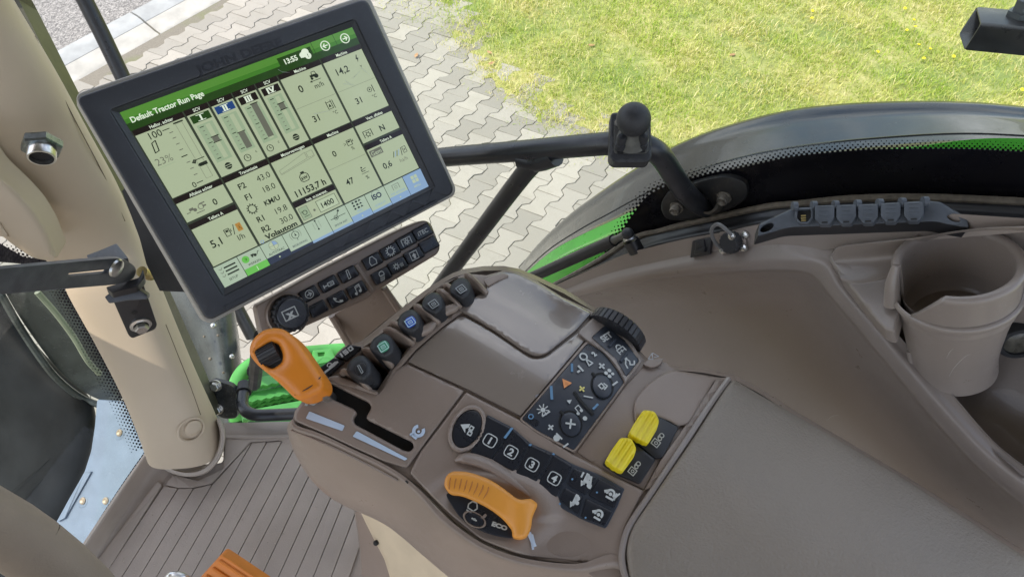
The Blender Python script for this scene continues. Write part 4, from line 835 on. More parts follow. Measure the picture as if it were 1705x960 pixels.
T.box(.735, .330, .757, .368, .003); T.poly([(.746, .338), (.740, .358), (.752, .358)]); T.line([(.765, .325), (.765, .372)], .003); T.line([(.735, .322), (.735, .335)], .003); T.line([(.757, .322), (.757, .335)], .003)
# row two
tx('0', .135, .575, .034, .01); T.disc(.055, .572, .007, ry=.009, mi=GREY); T.rect(.035, .556, .052, .570, GREY); T.ring(.08, .568, .010, .003, mi=GREY, ry=.013); T.rect(.078, .55, .10, .556, GREY); T.rect(.086, .566, .10, .574, GREY); T.line([(.022, .575), (.035, .575)], .004, mi=GREY); T.line([(.055, .592), (.085, .592)], .004, mi=GREY)
tx('N', .918, .575, .034, .02); T.line([(.825, .592), (.825, .555), (.865, .555), (.865, .592)], .0035); T.ring(.845, .578, .008, .003, ry=.010)
for a in range(0, 360, 60): T.line([(.845 + .010 * math.cos(math.radians(a)), .578 + .013 * math.sin(math.radians(a))), (.845 + .013 * math.cos(math.radians(a)), .578 + .017 * math.sin(math.radians(a)))], .004)
tx('5,1', .06, .768, .042, .01); tx('l/h', .155, .795, .030, 0); T.box(.108, .727, .127, .765, .003, .003); T.rect(.112, .733, .123, .744, TXT); T.line([(.127, .745), (.133, .748), (.133, .735)], .0025); T.line([(.138, .77), (.150, .72)], .003); T.rect(.157, .722, .178, .766, ORG); T.line([(.161, .73), (.174, .758)], .003); T.line([(.174, .73), (.161, .758)], .003)
for lb, val, v in (('F2', '43.0', .557), ('F1', '18.0', .622), ('R1', '19.8', .753), ('R2', '30.0', .812)): tx(lb, .257, v, .032, .015); tx(val, .350, v, .033, -.005)
tx('KM/U', .335, .690, .028, .02); T.ring(.248, .688, .016, .004, ry=.021)
for a in range(0, 360, 30): T.line([(.248 + .018 * math.cos(math.radians(a)), .688 + .024 * math.sin(math.radians(a))), (.248 + .022 * math.cos(math.radians(a)), .688 + .029 * math.sin(math.radians(a)))], .004)
tx('Volautom', .308, .856, .029, .03, st=1.2); T.ring(.218, .868, .006, .003, mi=LBL, ry=.008)
T.line([(.42, .585), (.42, .565), (.55, .528), (.55, .562)], .0015, True, mi=GREY); T.line([(.556, .530), (.583, .530), (.583, .562), (.556, .562)], .0015, True, mi=GREY); T.line([(.42, .590), (.584, .566)], .0015, mi=GREY)
T.line(rc([(.482, .640), (.490, .628), (.512, .628), (.520, .640), (.520, .662), (.512, .672), (.490, .672), (.482, .662)], .004), .0035, True); T.rect(.493, .616, .509, .626, TXT); tx('kW', .501, .652, .018, .03)
tx('11153,7 h', .503, .715, .036, .02); T.off = .0003; T.rrect(.412, .792, .450, .862, .006, MID); T.off = .0004; T.box(.412, .792, .450, .862, .002, .006, GREY); T.ring(.431, .825, .009, .003, ry=.012); T.line([(.421, .847), (.443, .847)], .003); tx('x', .420, .815, .014, 0)
T.disc(.472, .835, .005, mi=GREY, ry=.007); T.off = .0003; T.rrect(.492, .797, .582, .862, .012, LT); T.off = .0005; T.box(.492, .797, .582, .862, .002, .012); tx('1400', .537, .830, .031, .015); T.off = .0004
tx('0', .665, .60, .034, .01); tx('47', .67, .775, .036, .01); T.line([(.608, .672), (.79, .672)], .0015, mi=GREY); tx('%', .752, .612, .020, 0); tx('%', .752, .795, .022, 0)
T.box(.738, .562, .760, .592, .003, .003); T.rect(.742, .567, .755, .575, TXT); T.line([(.722, .572), (.732, .578), (.722, .584)], .002); T.line([(.760, .574), (.767, .578), (.767, .566)], .0025)
T.line([(.735, .768), (.77, .768)], .0025); T.disc(.745, .733, .004, ry=.005); T.line([(.741, .742), (.741, .756), (.757, .756)], .0035); T.line([(.745, .746), (.762, .742)], .003)
tx('0,6', .862, .78, .036, .01); tx('ha/h', .945, .790, .024, -.01, mi=GREY); T.off = .0003; T.rrect(.81, .668, .873, .706, .004, GREY); T.off = .0005; tx('Gem', .841, .688, .026, 0, mi=LT); T.off = .0004
for q in range(4): T.line([(.905 + q * .009, .758), (.917 + q * .009, .728)], .003, mi=LBL if q % 2 else IGRN)
T.line([(.948, .765), (.956, .722)], .003); T.box(.962, .722, .978, .758, .0025); T.disc(.970, .74, .004, mi=GREY, ry=.006)
# tab bar; bluer to the right, sky glare painted into its colours
T.off = .0003
tabs = ['SETUP', 'WERKEN', 'AUTOTRAC', 'BEGELEIDING', '', 'SPOOR INST.', 'iTEC', 'ISOBUS VT', 'TOP. AFSTAND', 'MENU']
for i, t in enumerate(tabs):
    u0 = i * .1; last = i == 9; T.rect(u0 + .001, .882, u0 + .0985, .962 if i in (1, 2, 6, 8) else (1.0 if i in (0, 9) else .985), LBL if last else TAB); 
    if i == 1: T.rect(u0 + .001, .962, u0 + .099, 1.0, GRN2); T.off = .0004; tx('|', u0 + .05, .98, .018, .01, mi=WHT); T.off = .0003
    elif not last and i: T.rect(u0 + .001, .962 if i in (2, 6, 8) else .985, u0 + .099, 1.0, NAVY if i < 4 else LBL); T.off = .0005; (T.disc(u0 + .05, .981, .0035, mi=LT, ry=.0045) if i in (2, 6, 8) else None); T.off = .0003
T.off = .0005
for i, t in enumerate(tabs): tx(t, i * .1 + .05, .972 if i == 0 else (.948 if i in (1, 2, 6, 8) else .965), .0135 if len(t) < 9 else .0115, 0, mi=(TXT if i < 3 else (NAVY if i < 6 else LBL)) if i != 9 else LT, st=.95)
for v in (.905, .925, .945): T.line([(.038, v), (.082, v)], .008); T.line([(.016, v - .003), (.022, v + .004), (.029, v - .006)], .0025, mi=GREY)
T.disc(.125, .915, .015, mi=GRN2, ry=.02); T.disc(.125, .915, .006, mi=GRN, ry=.008); T.disc(.155, .916, .004); T.disc(.167, .914, .006, ry=.008); T.rect(.150, .903, .164, .912, TXT); T.line([(.175, .915), (.183, .900), (.188, .902)], .0025)
T.disc(.25, .912, .019, mi=LT, ry=.025); T.off = .0006; T.poly([(.25, .912), (.25, .887), (.262, .892), (.269, .912)], LBL); T.ring(.25, .912, .019, .0015, mi=GREY, ry=.025); T.line([(.231, .912), (.269, .912)], .0015, mi=GREY); T.line([(.25, .887), (.25, .937)], .0015, mi=GREY); T.off = .0005
T.ring(.35, .912, .015, .0025, ry=.02); T.poly([(.35, .90), (.345, .92), (.35, .916), (.355, .92)]); T.line([(.35, .88), (.35, .892)], .002); T.line([(.35, .932), (.35, .944)], .002); T.ring(.35, .912, .024, .0015, -40, 40, 6, GREY, .031); T.ring(.35, .912, .024, .0015, 140, 220, 6, GREY, .031)
T.line([(.45, .892), (.45, .938)], .002); T.disc(.45, .89, .004, ry=.005); T.disc(.45, .94, .004, ry=.005); T.line([(.436, .895), (.436, .935)], .001, mi=GREY); T.line([(.464, .895), (.464, .935)], .001, mi=GREY)
T.line([(.515, .925), (.585, .925)], .003); T.ring(.54, .925, .009, .0025, ry=.012); T.poly([(.54, .917), (.536, .931), (.544, .931)]); T.line([(.548, .915), (.56, .895)], .003); T.poly([(.566, .885), (.554, .893), (.564, .902)])
for q in range(3): T.disc(.635, .893 + q * .018, .005, ry=.006); T.disc(.652, .893 + q * .018, .006, ry=.006); T.poly([(.668, .886 + q * .018), (.661, .897 + q * .018), (.675, .897 + q * .018)])
tx('ISO', .75, .915, .030, .03, mi=NAVY, st=1.05); T.ring(.75, .908, .022, .0015, 200, 340, 8, NAVY, .028)
T.line([(.835, .93), (.835, .9), (.868, .9), (.868, .93)], .0025, mi=GREY); T.ring(.851, .918, .006, .002, mi=GREY, ry=.008)
for q in ((0, 0), (1, 0), (0, 1), (1, 1)): T.rect(.935 + q[0] * .018, .9 + q[1] * .024, .950 + q[0] * .018, .92 + q[1] * .024, LT)
b2.build('screen_text', SM, mon, smooth=False)
# embossed name on the bezel
b = M(); pos = frame(MS, 400, 92, 118, -40, .0); L1 = Pen(b, pos, .0003); L1.text('JOHN DEERE', 0, 0, .108, .02, 'c', 0, 1, 1.35); b.build('embossed_name', mat('embossed_gloss', (.021, .0225, .028), .4), mon, smooth=False)
b = M()
sc_m = mat('fine_scratch', (.35, .38, .36), .5)
for (x0, y0), (x1, y1) in (((523, 190), (560, 182)), ((575, 135), (592, 145)), ((588, 130), (600, 118)), ((572, 140), (590, 141)), ((463, 116), (470, 120)), ((470, 120), (482, 121)), ((600, 112), (617, 126))):
    a, c = MS.hit(x0, y0, -.0025), MS.hit(x1, y1, -.0025); t = (c - a).normalized(); s_ = t.cross(MS.n) * .00018; b.add([a - s_, c - s_ * .3, c + s_ * .3, a + s_], [(0, 1, 2, 3)])
b.build('screen_scratches', sc_m, mon, kind='stuff', smooth=False)
# mount behind the display
b = M(); b.panel([(203, 318), (218, 305), (330, 505), (312, 486), (266, 484), (244, 440), (232, 395)], surf3((203, 318, .84), (330, 500, .84), (250, 440, .86)), .05, 0); solo(b, 'display_mount', SLOTB, 'black mounting box between the beige pillar and the display', 'bracket', smooth=False)
# ------------------------------------------------------------------ navigation keypad bar
KS = MS.moved(-.018)
kp = thing('navigation_bar', 'brown button bar with rotary dial and black shortcut keys under the display', 'control panel', tuple(KS.hit(580, 460)))
b = M(); b.panel(rc([(425, 509, 8), (536, 447, 20), (662, 383, 20), (705, 366, 12), (717, 371, 8), (733, 412, 8), (728, 423, 8), (625, 485), (612, 497), (440, 573, 10), (432, 545)], 6), KS, .018, 4, step=30); b.build('panel_body', BROWN, kp)
b = M(); b.panel(rc([(589, 442), (597, 437), (622, 482), (616, 487)], 3), KS, .004, 2, off=.0015); b.build('centre_divider', BROWN, kp)
def key_quad(cx, cy, ang, w_, h_):   # parallelogram key aligned with the bar
    c, s_ = math.cos(math.radians(ang)), math.sin(math.radians(ang)); c2, s2 = math.cos(math.radians(ang + 88)), math.sin(math.radians(ang + 88))
    return [(cx + c * w_ * u + c2 * h_ * v, cy + s_ * w_ * u + s2 * h_ * v) for u, v in ((-1, -1), (1, -1), (1, 1), (-1, 1))]
keys = [('arrow', 515, 489.5), ('bale', 547.5, 472.5), ('strip', 580, 456.5), ('blank', 529.5, 514), ('phone', 562.5, 498), ('music', 594.5, 482), ('engine', 620.5, 434.5), ('gear', 650, 418), ('pto', 676.5, 401.5), ('itec', 704, 386), ('lamp', 635.5, 459), ('fan', 662.5, 442), ('seat', 689.5, 425), ('blank', 714.5, 407.5)]
labs = {'arrow': 'black key with a circled arrow', 'bale': 'black key with an implement pictogram', 'strip': 'black key with a slanted strip pictogram', 'phone': 'black key with a telephone handset', 'music': 'black key with a music note', 'engine': 'black key with an engine outline', 'gear': 'black key with a toothed gear', 'pto': 'black key with a shaft pictogram', 'itec': 'black key reading iTEC', 'lamp': 'black key with a work lamp', 'fan': 'black key with a gear and heater pictogram', 'seat': 'black key with a framed arrow', 'blank': 'blank black key'}
def icon(P, k, mi=0):
    if k == 'arrow': P.ring(0, 0, .36, .07); P.line([(-.2, 0), (.2, 0)], .1); P.line([(0, -.18), (.2, 0), (0, .18)], .09)
    elif k == 'bale': P.line([(-.5, .05), (-.1, .05)], .09); P.box(-.1, -.1, .42, .2, .08, .1); P.line([(-.5, -.08), (-.5, .18)], .1); P.line([(.1, .05), (.3, .05)], .07)
    elif k == 'strip': P.line(rc([(-.06, -.38), (.12, -.36), (.08, .34), (-.14, .38)], .08, 3), .06, True)
    elif k == 'phone': P.line([(-.32, -.2), (-.2, .1), (.05, .3), (.34, .34)], .09); P.line([(-.3, -.25), (-.12, -.1)], .12); P.line([(.12, .18), (.34, .26)], .12)
    elif k == 'music': P.disc(-.2, .28, .13); P.disc(.22, .2, .13); P.line([(-.1, .28), (-.1, -.3), (.32, -.38), (.32, .18)], .07); P.line([(-.1, -.17), (.32, -.25)], .06)
    elif k == 'engine': P.line(rc([(-.2, -.2), (-.12, -.38), (.12, -.38), (.2, -.2), (.32, 0), (.26, .32), (-.26, .32), (-.32, 0)], .1, 3), .07, True)
    elif k == 'gear':
        P.ring(0, 0, .28, .07)
        for a in range(0, 360, 30): P.line([(.33 * math.cos(math.radians(a)), .33 * math.sin(math.radians(a))), (.42 * math.cos(math.radians(a)), .42 * math.sin(math.radians(a)))], .08)
    elif k == 'pto': P.line([(-.42, .3), (-.42, -.25), (.42, -.25), (.42, .3)], .07); P.ring(0, .05, .12, .07); [P.line([(.18 * math.cos(math.radians(a)), .05 + .18 * math.sin(math.radians(a))), (.25 * math.cos(math.radians(a)), .05 + .25 * math.sin(math.radians(a)))], .07) for a in range(0, 360, 45)]
    elif k == 'itec': P.text('iTEC', 0, 0, .34, .02, 'c', None, 1, 1.0)
    elif k == 'lamp': P.ring(.05, -.15, .22, .07, 150, 390); P.line([(-.15, -.02), (.26, -.02)], .07); [P.line([(-.12 + .11 * q, .08), (-.25 + .11 * q, .4)], .045) for q in range(4)]
    elif k == 'fan': P.ring(-.15, 0, .15, .06); [P.line([(-.15 + .2 * math.cos(math.radians(a)), .2 * math.sin(math.radians(a))), (-.15 + .28 * math.cos(math.radians(a)), .28 * math.sin(math.radians(a)))], .06) for a in range(0, 360, 45)]; [P.line([(.25 + .1 * q, -.1), (.25 + .1 * q, .2)], .04) for q in range(3)]
    elif k == 'seat': P.box(-.33, -.33, .33, .33, .06, .12); P.poly([(-.1, .25), (.1, .25), (.1, .02), (.2, .02), (0, -.22), (-.2, .02), (-.1, .02)])
for kd_, cx, cy in keys:
    q = key_quad(cx, cy, -28, 15.5, 10.5); b = M(); b.panel(rc(q, 3), KS, .006, 3.2, off=.004); o = b.build('button', BUTTON, kp, label=labs[kd_])
    if kd_ != 'blank':
        b = M(); icon(Pen(b, frame(KS, cx, cy, 17, -8.5, .0042), .0002), kd_); b.build('button_icon', WHITE, o, smooth=False)
c = KS.hit(478, 523); b = M(); b.lathe(c, KS.n, [(.0212, -.004), (.0212, .004), (.0200, .0055)], 40); b.build('dial_seat', BROWN, kp)
c = KS.hit(481, 521); n_ = 44; rings = []
xx = KS.n.orthogonal().normalized(); yy = KS.n.cross(xx)
b = M(); b.loft([[c + KS.n * h + (xx * math.cos(t) + yy * math.sin(t)) * (r + (.0006 if (j // 2) % 2 else -.0004)) for j, t in enumerate([2 * math.pi * j / 80 for j in range(80)])] for r, h in ((.0178, -.002), (.0178, .010), (.0168, .0115))]); dl = b.build('rotary_dial', BLACKS, kp, ang=25)
b = M(); b.lathe(c, KS.n, [(.0152, .0112), (.0150, .0135), (.014, .0142), (.0005, .0142)], 40); b.build('dial_cap', BUTTON, dl)
b = M(); P = Pen(b, frame(KS, 483, 522, 17, -8, .0146), .0002); P.box(-.62, -.45, .62, .45, .1, .18); P.text('x', 0, .0, .72, .05, 'c', None, 1, 1.1); b.build('dial_icon', WHITE, dl, smooth=False)
# stem below the bar
b = M(); sS_ = surf3((590, 520, .80), (680, 500, .82), (640, 570, .86)); b.panel(rc([(552, 525), (636, 478), (666, 520), (705, 575), (640, 640), (594, 600), (570, 560)], 3), sS_, .03, 2, off=0)
bst = solo(b, 'support_arm', BROWN, 'flat brown support arm carrying the button bar and display', 'support arm')
b = M(); b.tube([at(552, 525, .79), at(573, 560, .81), at(596, 602, .84)], .004, 8, 3); b.build('stem_flange', BROWN, bst); b = M(); b.tube([at(640, 480, .79), at(668, 523, .81), at(690, 560, .84)], .004, 8, 3); b.build('stem_flange', BROWN, bst)
b = M(); b.tube([at(437, 560, .83), at(430, 585, .95), at(424, 640, 1.2)], .010, 10, 3); solo(b, 'dial_cable', BLACK, 'black cable running down behind the left end of the button bar', 'cable')
# ------------------------------------------------------------------ armrest console
CB = surf_c(880, 640, .62, 0, .42, .907)
def relief(px, py):
    """Gentle crown of the console top: falls away towards the window side and the nose."""
    u = (px - 880) * .87 + (py - 640) * .49; v = -(px - 880) * .49 + (py - 640) * .87   # along, across
    o = 0
    if v < 30: o -= .00000085 * (v - 30) ** 2
    return o
CS = Surf(CB.p0, CB.n, relief)
con = thing('armrest_console', 'brown plastic armrest control console with levers, keypads, dials and padded armrest', 'console', tuple(CS.hit(900, 700)))
# base body
base_px = [(487, 702), (491, 684), (506, 664), (528, 654), (545, 638), (556, 606), (575, 584), (603, 575), (640, 545), (690, 505), (735, 473), (775, 455), (810, 458), (838, 450), (864, 452), (892, 466), (936, 494), (992, 520), (1040, 560), (1075, 602), (1108, 602), (1126, 616), (1196, 628), (1218, 629), (1320, 690), (1500, 796), (1760, 960), (1760, 1080), (1080, 1080), (1020, 985), (960, 940), (870, 928), (800, 900), (755, 868), (700, 812), (660, 785), (593, 752), (527, 722)]
b = M(); b.panel(base_px, CS, .05, 3, off=-.0045, step=24, holes=[rc([(545, 634), (570, 645), (617, 668), (620, 678), (612, 693), (688, 733), (692, 742), (684, 753), (672, 750), (590, 706), (586, 697), (592, 688), (552, 664), (538, 652)], 3), rc([(586, 632), (628, 650), (652, 612), (690, 566), (729, 535), (763, 511), (808, 485), (790, 465), (760, 462), (700, 500), (640, 552), (600, 590)], 3)]); b.build('body_frame', BROWN, con)
def cd(px, py, e=0): return CB.depth(px, py) + e
rows = [[(487, 697), (495, 708), (527, 719), (560, 734), (593, 750), (630, 767), (668, 789), (700, 816), (740, 858), (800, 902), (870, 928), (960, 938), (1030, 925), (1075, 1010), (1120, 1090)],
        [(483, 701), (489, 717), (525, 731), (560, 746), (593, 762), (630, 780), (664, 801), (696, 829), (735, 872), (797, 916), (868, 943), (960, 955), (1036, 950), (1080, 1030), (1125, 1100)],
        [(479, 708), (485, 735), (518, 765), (550, 785), (582, 803), (615, 820), (650, 842), (685, 868), (722, 905), (785, 945), (860, 975), (955, 990), (1050, 1000), (1090, 1060), (1130, 1120)],
        [(478, 716), (492, 757), (518, 797), (545, 822), (575, 840), (606, 853), (640, 870), (670, 892), (708, 925), (768, 972), (850, 1010), (950, 1030), (1060, 1050), (1100, 1090), (1140, 1140)],
        [(482, 722), (500, 760), (526, 800), (552, 824), (582, 842), (612, 855), (646, 872), (676, 896), (714, 930), (776, 978), (858, 1018), (950, 1040), (1060, 1060), (1100, 1100), (1140, 1150)]]
dp = [.0005, .0045, .035, .075, .13]
b = M(); b.patch([[tuple(at(p[0], p[1], cd(*p, e))) for p in r] for r, e in zip(rows, dp)], 5, 6); b.build('side_shell', BROWN, con, ang=70)
# seam on the side shell
b = M(); b.tube([at(676, 800, cd(676, 800, -.0005)), at(690, 815, cd(690, 815, .008)), at(702, 829, cd(702, 829, .014)), at(735, 862, cd(735, 862, .022)), at(768, 892, cd(768, 892, .030)), at(790, 920, cd(790, 920, .034))], .0008, 5, 4); b.build('shell_seam', SLOTB, con)
b = M(); b.tube([at(485, 716, cd(485, 716, .004)), at(528, 733, cd(528, 733, .003)), at(593, 764, cd(593, 764, .003)), at(662, 800, cd(662, 800, .003))], .0010, 5, 4); b.build('shell_crease', BROWN, con)
# side walls towards the window, below the top
b = M(); far = [(530, 656), (545, 638), (556, 606), (575, 584), (603, 575), (640, 545), (690, 505), (735, 473), (775, 455), (838, 450), (892, 466), (992, 520), (1075, 602), (1126, 616), (1218, 629), (1320, 690), (1500, 796), (1760, 960)]
b.patch([[CS.hit(*p, -.006) for p in far], [CS.hit(*p, -.03) - Vector((0, 0, .0)) for p in far], [CS.hit(*p, -.05) - Vector((0, 0, .10)) for p in far]], 2, 3); b.build('window_side_wall', BROWN, con)
# deep dark insides below the slot and the paddle bay
b = M(); b.panel([(536, 632), (560, 634), (625, 664), (640, 690), (695, 728), (698, 758), (670, 760), (583, 710), (548, 672)], CS, .002, 0, off=-.010); b.build('slot_liner', SLOTB, con, smooth=False)
b = M(); b.panel([(575, 590), (640, 535), (700, 490), (770, 450), (830, 470), (700, 600), (640, 670), (570, 640)], CS, .004, 0, off=-.03); b.build('bay_floor', SLOTB, con, smooth=False)
# front panel with the Z-shaped lever slot
slot = rc([(538, 642, 4), (546, 635, 4), (571, 648, 2), (614, 669, 6), (619, 678, 5), (610, 694, 5), (612, 698, 3), (686, 735, 8), (690, 744, 7), (682, 752, 7), (671, 749, 5), (591, 706, 4), (587, 697, 6), (594, 687, 4), (590, 681, 3), (553, 664, 4)], 4)
p1 = rc([(489, 700, 12), (492, 684, 10), (506, 666, 10), (527, 656, 4), (541, 641, 4), (549, 627, 7), (590, 641, 10), (629, 656, 8), (640, 640, 10), (658, 615, 5), (678, 605, 2), (773, 650, 3), (677, 779, 6), (640, 768), (593, 747, 10), (540, 722, 10)], 6)
b = M(); b.panel(p1, CS, .006, 4.5, holes=[slot], step=14); b.build('lever_panel', BROWN, con)
b = M(); b.panel(rc([(545, 628, 5), (560, 624, 4), (592, 636), (630, 652, 6), (626, 657, 4), (588, 644), (556, 637, 6)], 4), CS, .006, 3, off=.003); b.build('bay_ridge', BROWN, con)
b = M(); P = Pen(b, lambda x, y, o: CS.hit(x, y, o), .0006); P.poly(rc([(515, 684), (574, 708), (570, 717), (509, 696)], 2)); P.poly(rc([(594, 717), (679, 763), (674, 766), (587, 726)], 2))
b.build('speed_wedges', WEDGE, con, label='two pale wedge prints along the slot', smooth=False)
def pos_at(px, py, dx, dy, off=.0006, S=None): return frame(S or CS, px, py, dx, dy, off)
b = M(); P = Pen(b, pos_at(697, 717, 12, 8)); P.ring(0, 0, .55, .38, -60, 230, 16); P.disc(.05, .05, .16); P.line([(-.5, .75), (.25, .8)], .32); P.line([(-.2, .55), (-.45, .85)], .2)
b.build('snail_symbol', WEDGE, con, smooth=False)
b = M(); P = Pen(b, pos_at(519, 668, 14, 6)); P.line([(-.3, .5), (-.45, -.5), (-.1, -.05), (.1, -.5), (.55, -.2), (.35, .2), (.0, .25)], .22); P.disc(.25, -.12, .3, 8); P.line([(-.4, .2), (-.35, .55)], .3); b.build('hare_symbol', WHITE, con, smooth=False)
b = M(); P = Pen(b, pos_at(886, 899, 9, -4)); P.line([(0, -1.2), (0, .9)], .7); P.line([(.35, -.8), (.2, .2)], .4); P.line([(-.2, .4), (-.4, 1.3)], .35); b.build('turtle_symbol', WEDGE, con, smooth=False)
# top covers
b = M(); b.panel(rc([(679, 602, 3), (695, 583), (737, 546, 14), (768, 524, 8), (790, 536, 12), (818, 552, 8), (874, 590, 5), (888, 598, 8), (908, 595, 8), (963, 553, 2), (976, 564, 3), (867, 692, 3), (775, 646, 3)], 6), CS, .006, 2.2, step=9); b.build('lower_cover', SHINY, con, label='glossy brown cover reflecting the sky')
def lidb(px, py): return relief(px, py) + .0
b = M(); b.panel(rc([(761, 515, 4), (775, 504, 6), (812, 482, 12), (806, 470, 6), (812, 459, 8), (838, 452, 8), (862, 454, 10), (890, 468, 12), (938, 497, 14), (985, 521, 4), (960, 549, 4), (908, 590, 9), (890, 593, 9), (872, 584, 6), (818, 547, 10), (790, 531, 10)], 6), CS, .006, 3, off=.001, step=9); b.build('storage_lid', SHINY, con, label='glossy curved lid nearest the window')
b = M(); b.panel(rc([(804, 466, 4), (816, 459, 6), (838, 454, 6), (848, 459, 3), (828, 468, 3), (812, 477, 3)], 3), CS, .003, 2, off=.0035); b.build('lid_catch', BROWN, con)
# bay walls: rim strip between bay and cover
b = M(); b.panel(rc([(632, 655, 5), (655, 613), (692, 567), (731, 537), (766, 512), (812, 485, 4), (814, 488, 2), (770, 519), (737, 544), (695, 580), (672, 605), (640, 648, 6)], 4), CS, .02, 2, off=-.0005, step=14); b.build('bay_rim', BROWN, con)
# label pads with ISO marks
b = M(); b.panel(rc([(531, 613), (556, 595), (573, 601), (545, 626)], 2), CS, .01, 1.5, off=.001); o1_ = b.build('label_pad', BUTTON, con, label='black pad with a spray nozzle sign')
b = M(); P = Pen(b, pos_at(551, 611, 24, -16, .0012)); P.line([(-.45, .06), (.2, .02), (.48, -.04)], .13); P.disc(-.5, .08, .09, 8); P.line([(-.05, -.02), (.35, -.05)], .2); P.ring(0, -.16, .13, .07, 170, 370, 8); b.build('pad_sign', WHITE, o1_, smooth=False)
b = M(); b.panel(rc([(557, 593), (581, 573), (602, 577), (577, 599)], 2), CS, .01, 1.5, off=.001); o1_ = b.build('label_pad', BUTTON, con, label='black pad printed ISO')
b = M(); P = Pen(b, pos_at(577, 585, 20, -14, .0012)); P.line([(-.42, -.14), (-.42, .14)], .12); P.line([(0.05, -.13), (-.2, -.13), (-.2, 0), (.05, 0), (.05, .13), (-.2, .13)], .10); P.box(.22, -.13, .46, .13, .10, .08); b.build('pad_sign', WHITE, o1_, smooth=False)
# five paddle levers with brown fins between them
def fin(p, name='fin', off=.012, th=.0035):
    pts = cr([tuple(q) for q in p], 5, False); b = M(); rings = []
    for i, q in enumerate(pts):
        t = i / (len(pts) - 1); hgt = off * (1 - .55 * abs(2 * t - 1) ** 2.5)
        a = np.array(pts[min(i + 1, len(pts) - 1)]) - np.array(pts[max(i - 1, 0)]); a = a / np.linalg.norm(a); nr = np.array([-a[1], a[0]]) * th / .65 * FPX / 2
        A, B_2 = CS.hit(*(np.array(q) + nr), hgt), CS.hit(*(np.array(q) - nr), hgt); dn_ = CS.n * -(hgt + .028); bl = CS.n * -.0012
        m0 = (A + B_2) / 2 + CS.n * .0008
        rings.append([A + dn_, A + bl, A * .8 + B_2 * .2 , m0, A * .2 + B_2 * .8, B_2 + bl, B_2 + dn_])
    b.loft(rings); return b.build(name, BROWN, con, ang=50)
for f_ in ([(566, 622), (572, 615), (585, 621), (600, 633), (616, 647)], [(602, 582), (612, 580), (628, 588), (640, 597), (653, 607)], [(637, 549), (648, 546), (662, 552), (676, 561), (688, 570)], [(649, 538), (656, 535), (668, 542), (680, 552), (692, 564)], [(688, 508), (697, 508), (708, 516), (720, 526), (731, 536)], [(727, 484), (735, 482), (746, 490), (757, 499), (767, 510)], [(738, 476), (745, 473), (755, 480), (765, 490), (774, 503)], [(773, 457), (780, 456), (790, 464), (800, 474), (811, 486)]): fin(f_)
for q in ([(692, 561), (700, 553), (715, 545), (727, 533)], [(731, 527), (742, 518), (756, 512), (764, 505)]):
    b = M(); b.tube([CS.hit(x, y, .004) for x, y in q], [.002, .0042, .004, .002], 10, 4, flat=1.1); b.build('finger_rest', BROWN, con)
pads = [(600, 614, 'black paddle lever with a hitch sign', None, 1.0), (638, 577, 'black paddle lever with a green label', mat('label_green', (.05, .30, .16), .4), .96), (683, 536, 'black paddle lever with a blue label', mat('label_blue', (.03, .10, .55), .4), .92), (722, 506, 'black paddle lever with a grey label, fourth', BLACK, .86), (768, 481, 'black paddle lever with a grey label, last by the lid', BLACK, .84)]
for (cx, cy, lb, lm, s_) in pads:
    W_, H_ = 25 * s_, 23 * s_
    q = rc([(cx - W_ * 1.0, cy + H_ * .25, 8), (cx - W_ * .75, cy - H_ * .6, 8), (cx + W_ * .1, cy - H_ * 1.12, 12), (cx + W_ * .78, cy - H_ * .55, 11), (cx + W_ * .8, cy + H_ * .5, 10), (cx + W_ * .15, cy + H_ * .95, 9), (cx - W_ * .3, cy + H_ * .75, 8)], 8)
    b = M(); b.panel(q, CS, .03, 11 * s_, off=.020, step=8, dirv=(-CS.n * 1.0 + (CS.hit(cx + 20, cy + 14) - CS.hit(cx, cy)).normalized() * .25).normalized()); o = b.build('paddle_lever', BLACKS, con, label=lb, ang=70)
    b = M(); b.panel(rc([(cx - 4, cy - 4), (cx + W_ * .85, cy + H_ * .2), (cx + W_ * .95, cy + H_ * 1.25), (cx + W_ * .35, cy + H_ * 1.3), (cx - 5, cy + H_ * .8)], 6), CS, .03, 3, off=.004); b.build('paddle_root', BLACK, o)
    b = M(); b.panel(rc([(cx - 9 * s_, cy - 6 * s_), (cx + 4 * s_, cy - 12 * s_), (cx + 11 * s_, cy - 4 * s_), (cx + 9 * s_, cy + 5 * s_), (cx - 3 * s_, cy + 11 * s_), (cx - 9 * s_, cy + 4 * s_)], 4), CS, .003, 1.5, off=.0215); b.build('paddle_label', lm or BLACK, o)
    b = M(); P = Pen(b, pos_at(cx, cy, 13 * s_, -8 * s_, .0219))
    if lm is None: P.line(rc([(-.08, -.5), (.12, -.45), (.08, .5), (-.14, .55)], .1, 3), .09, True)
    else: P.box(-.5, -.45, .5, .45, .1, .15); P.box(-.22, -.18, .22, .2, .08); P.line([(-.1, 0), (.1, 0)], .08)
    b.build('label_mark', mat('grey_mark', (.28, .30, .3), .5) if lm in (None, BLACK) else mat('pale_mark', (.45, .62, .60), .5), o, smooth=False)
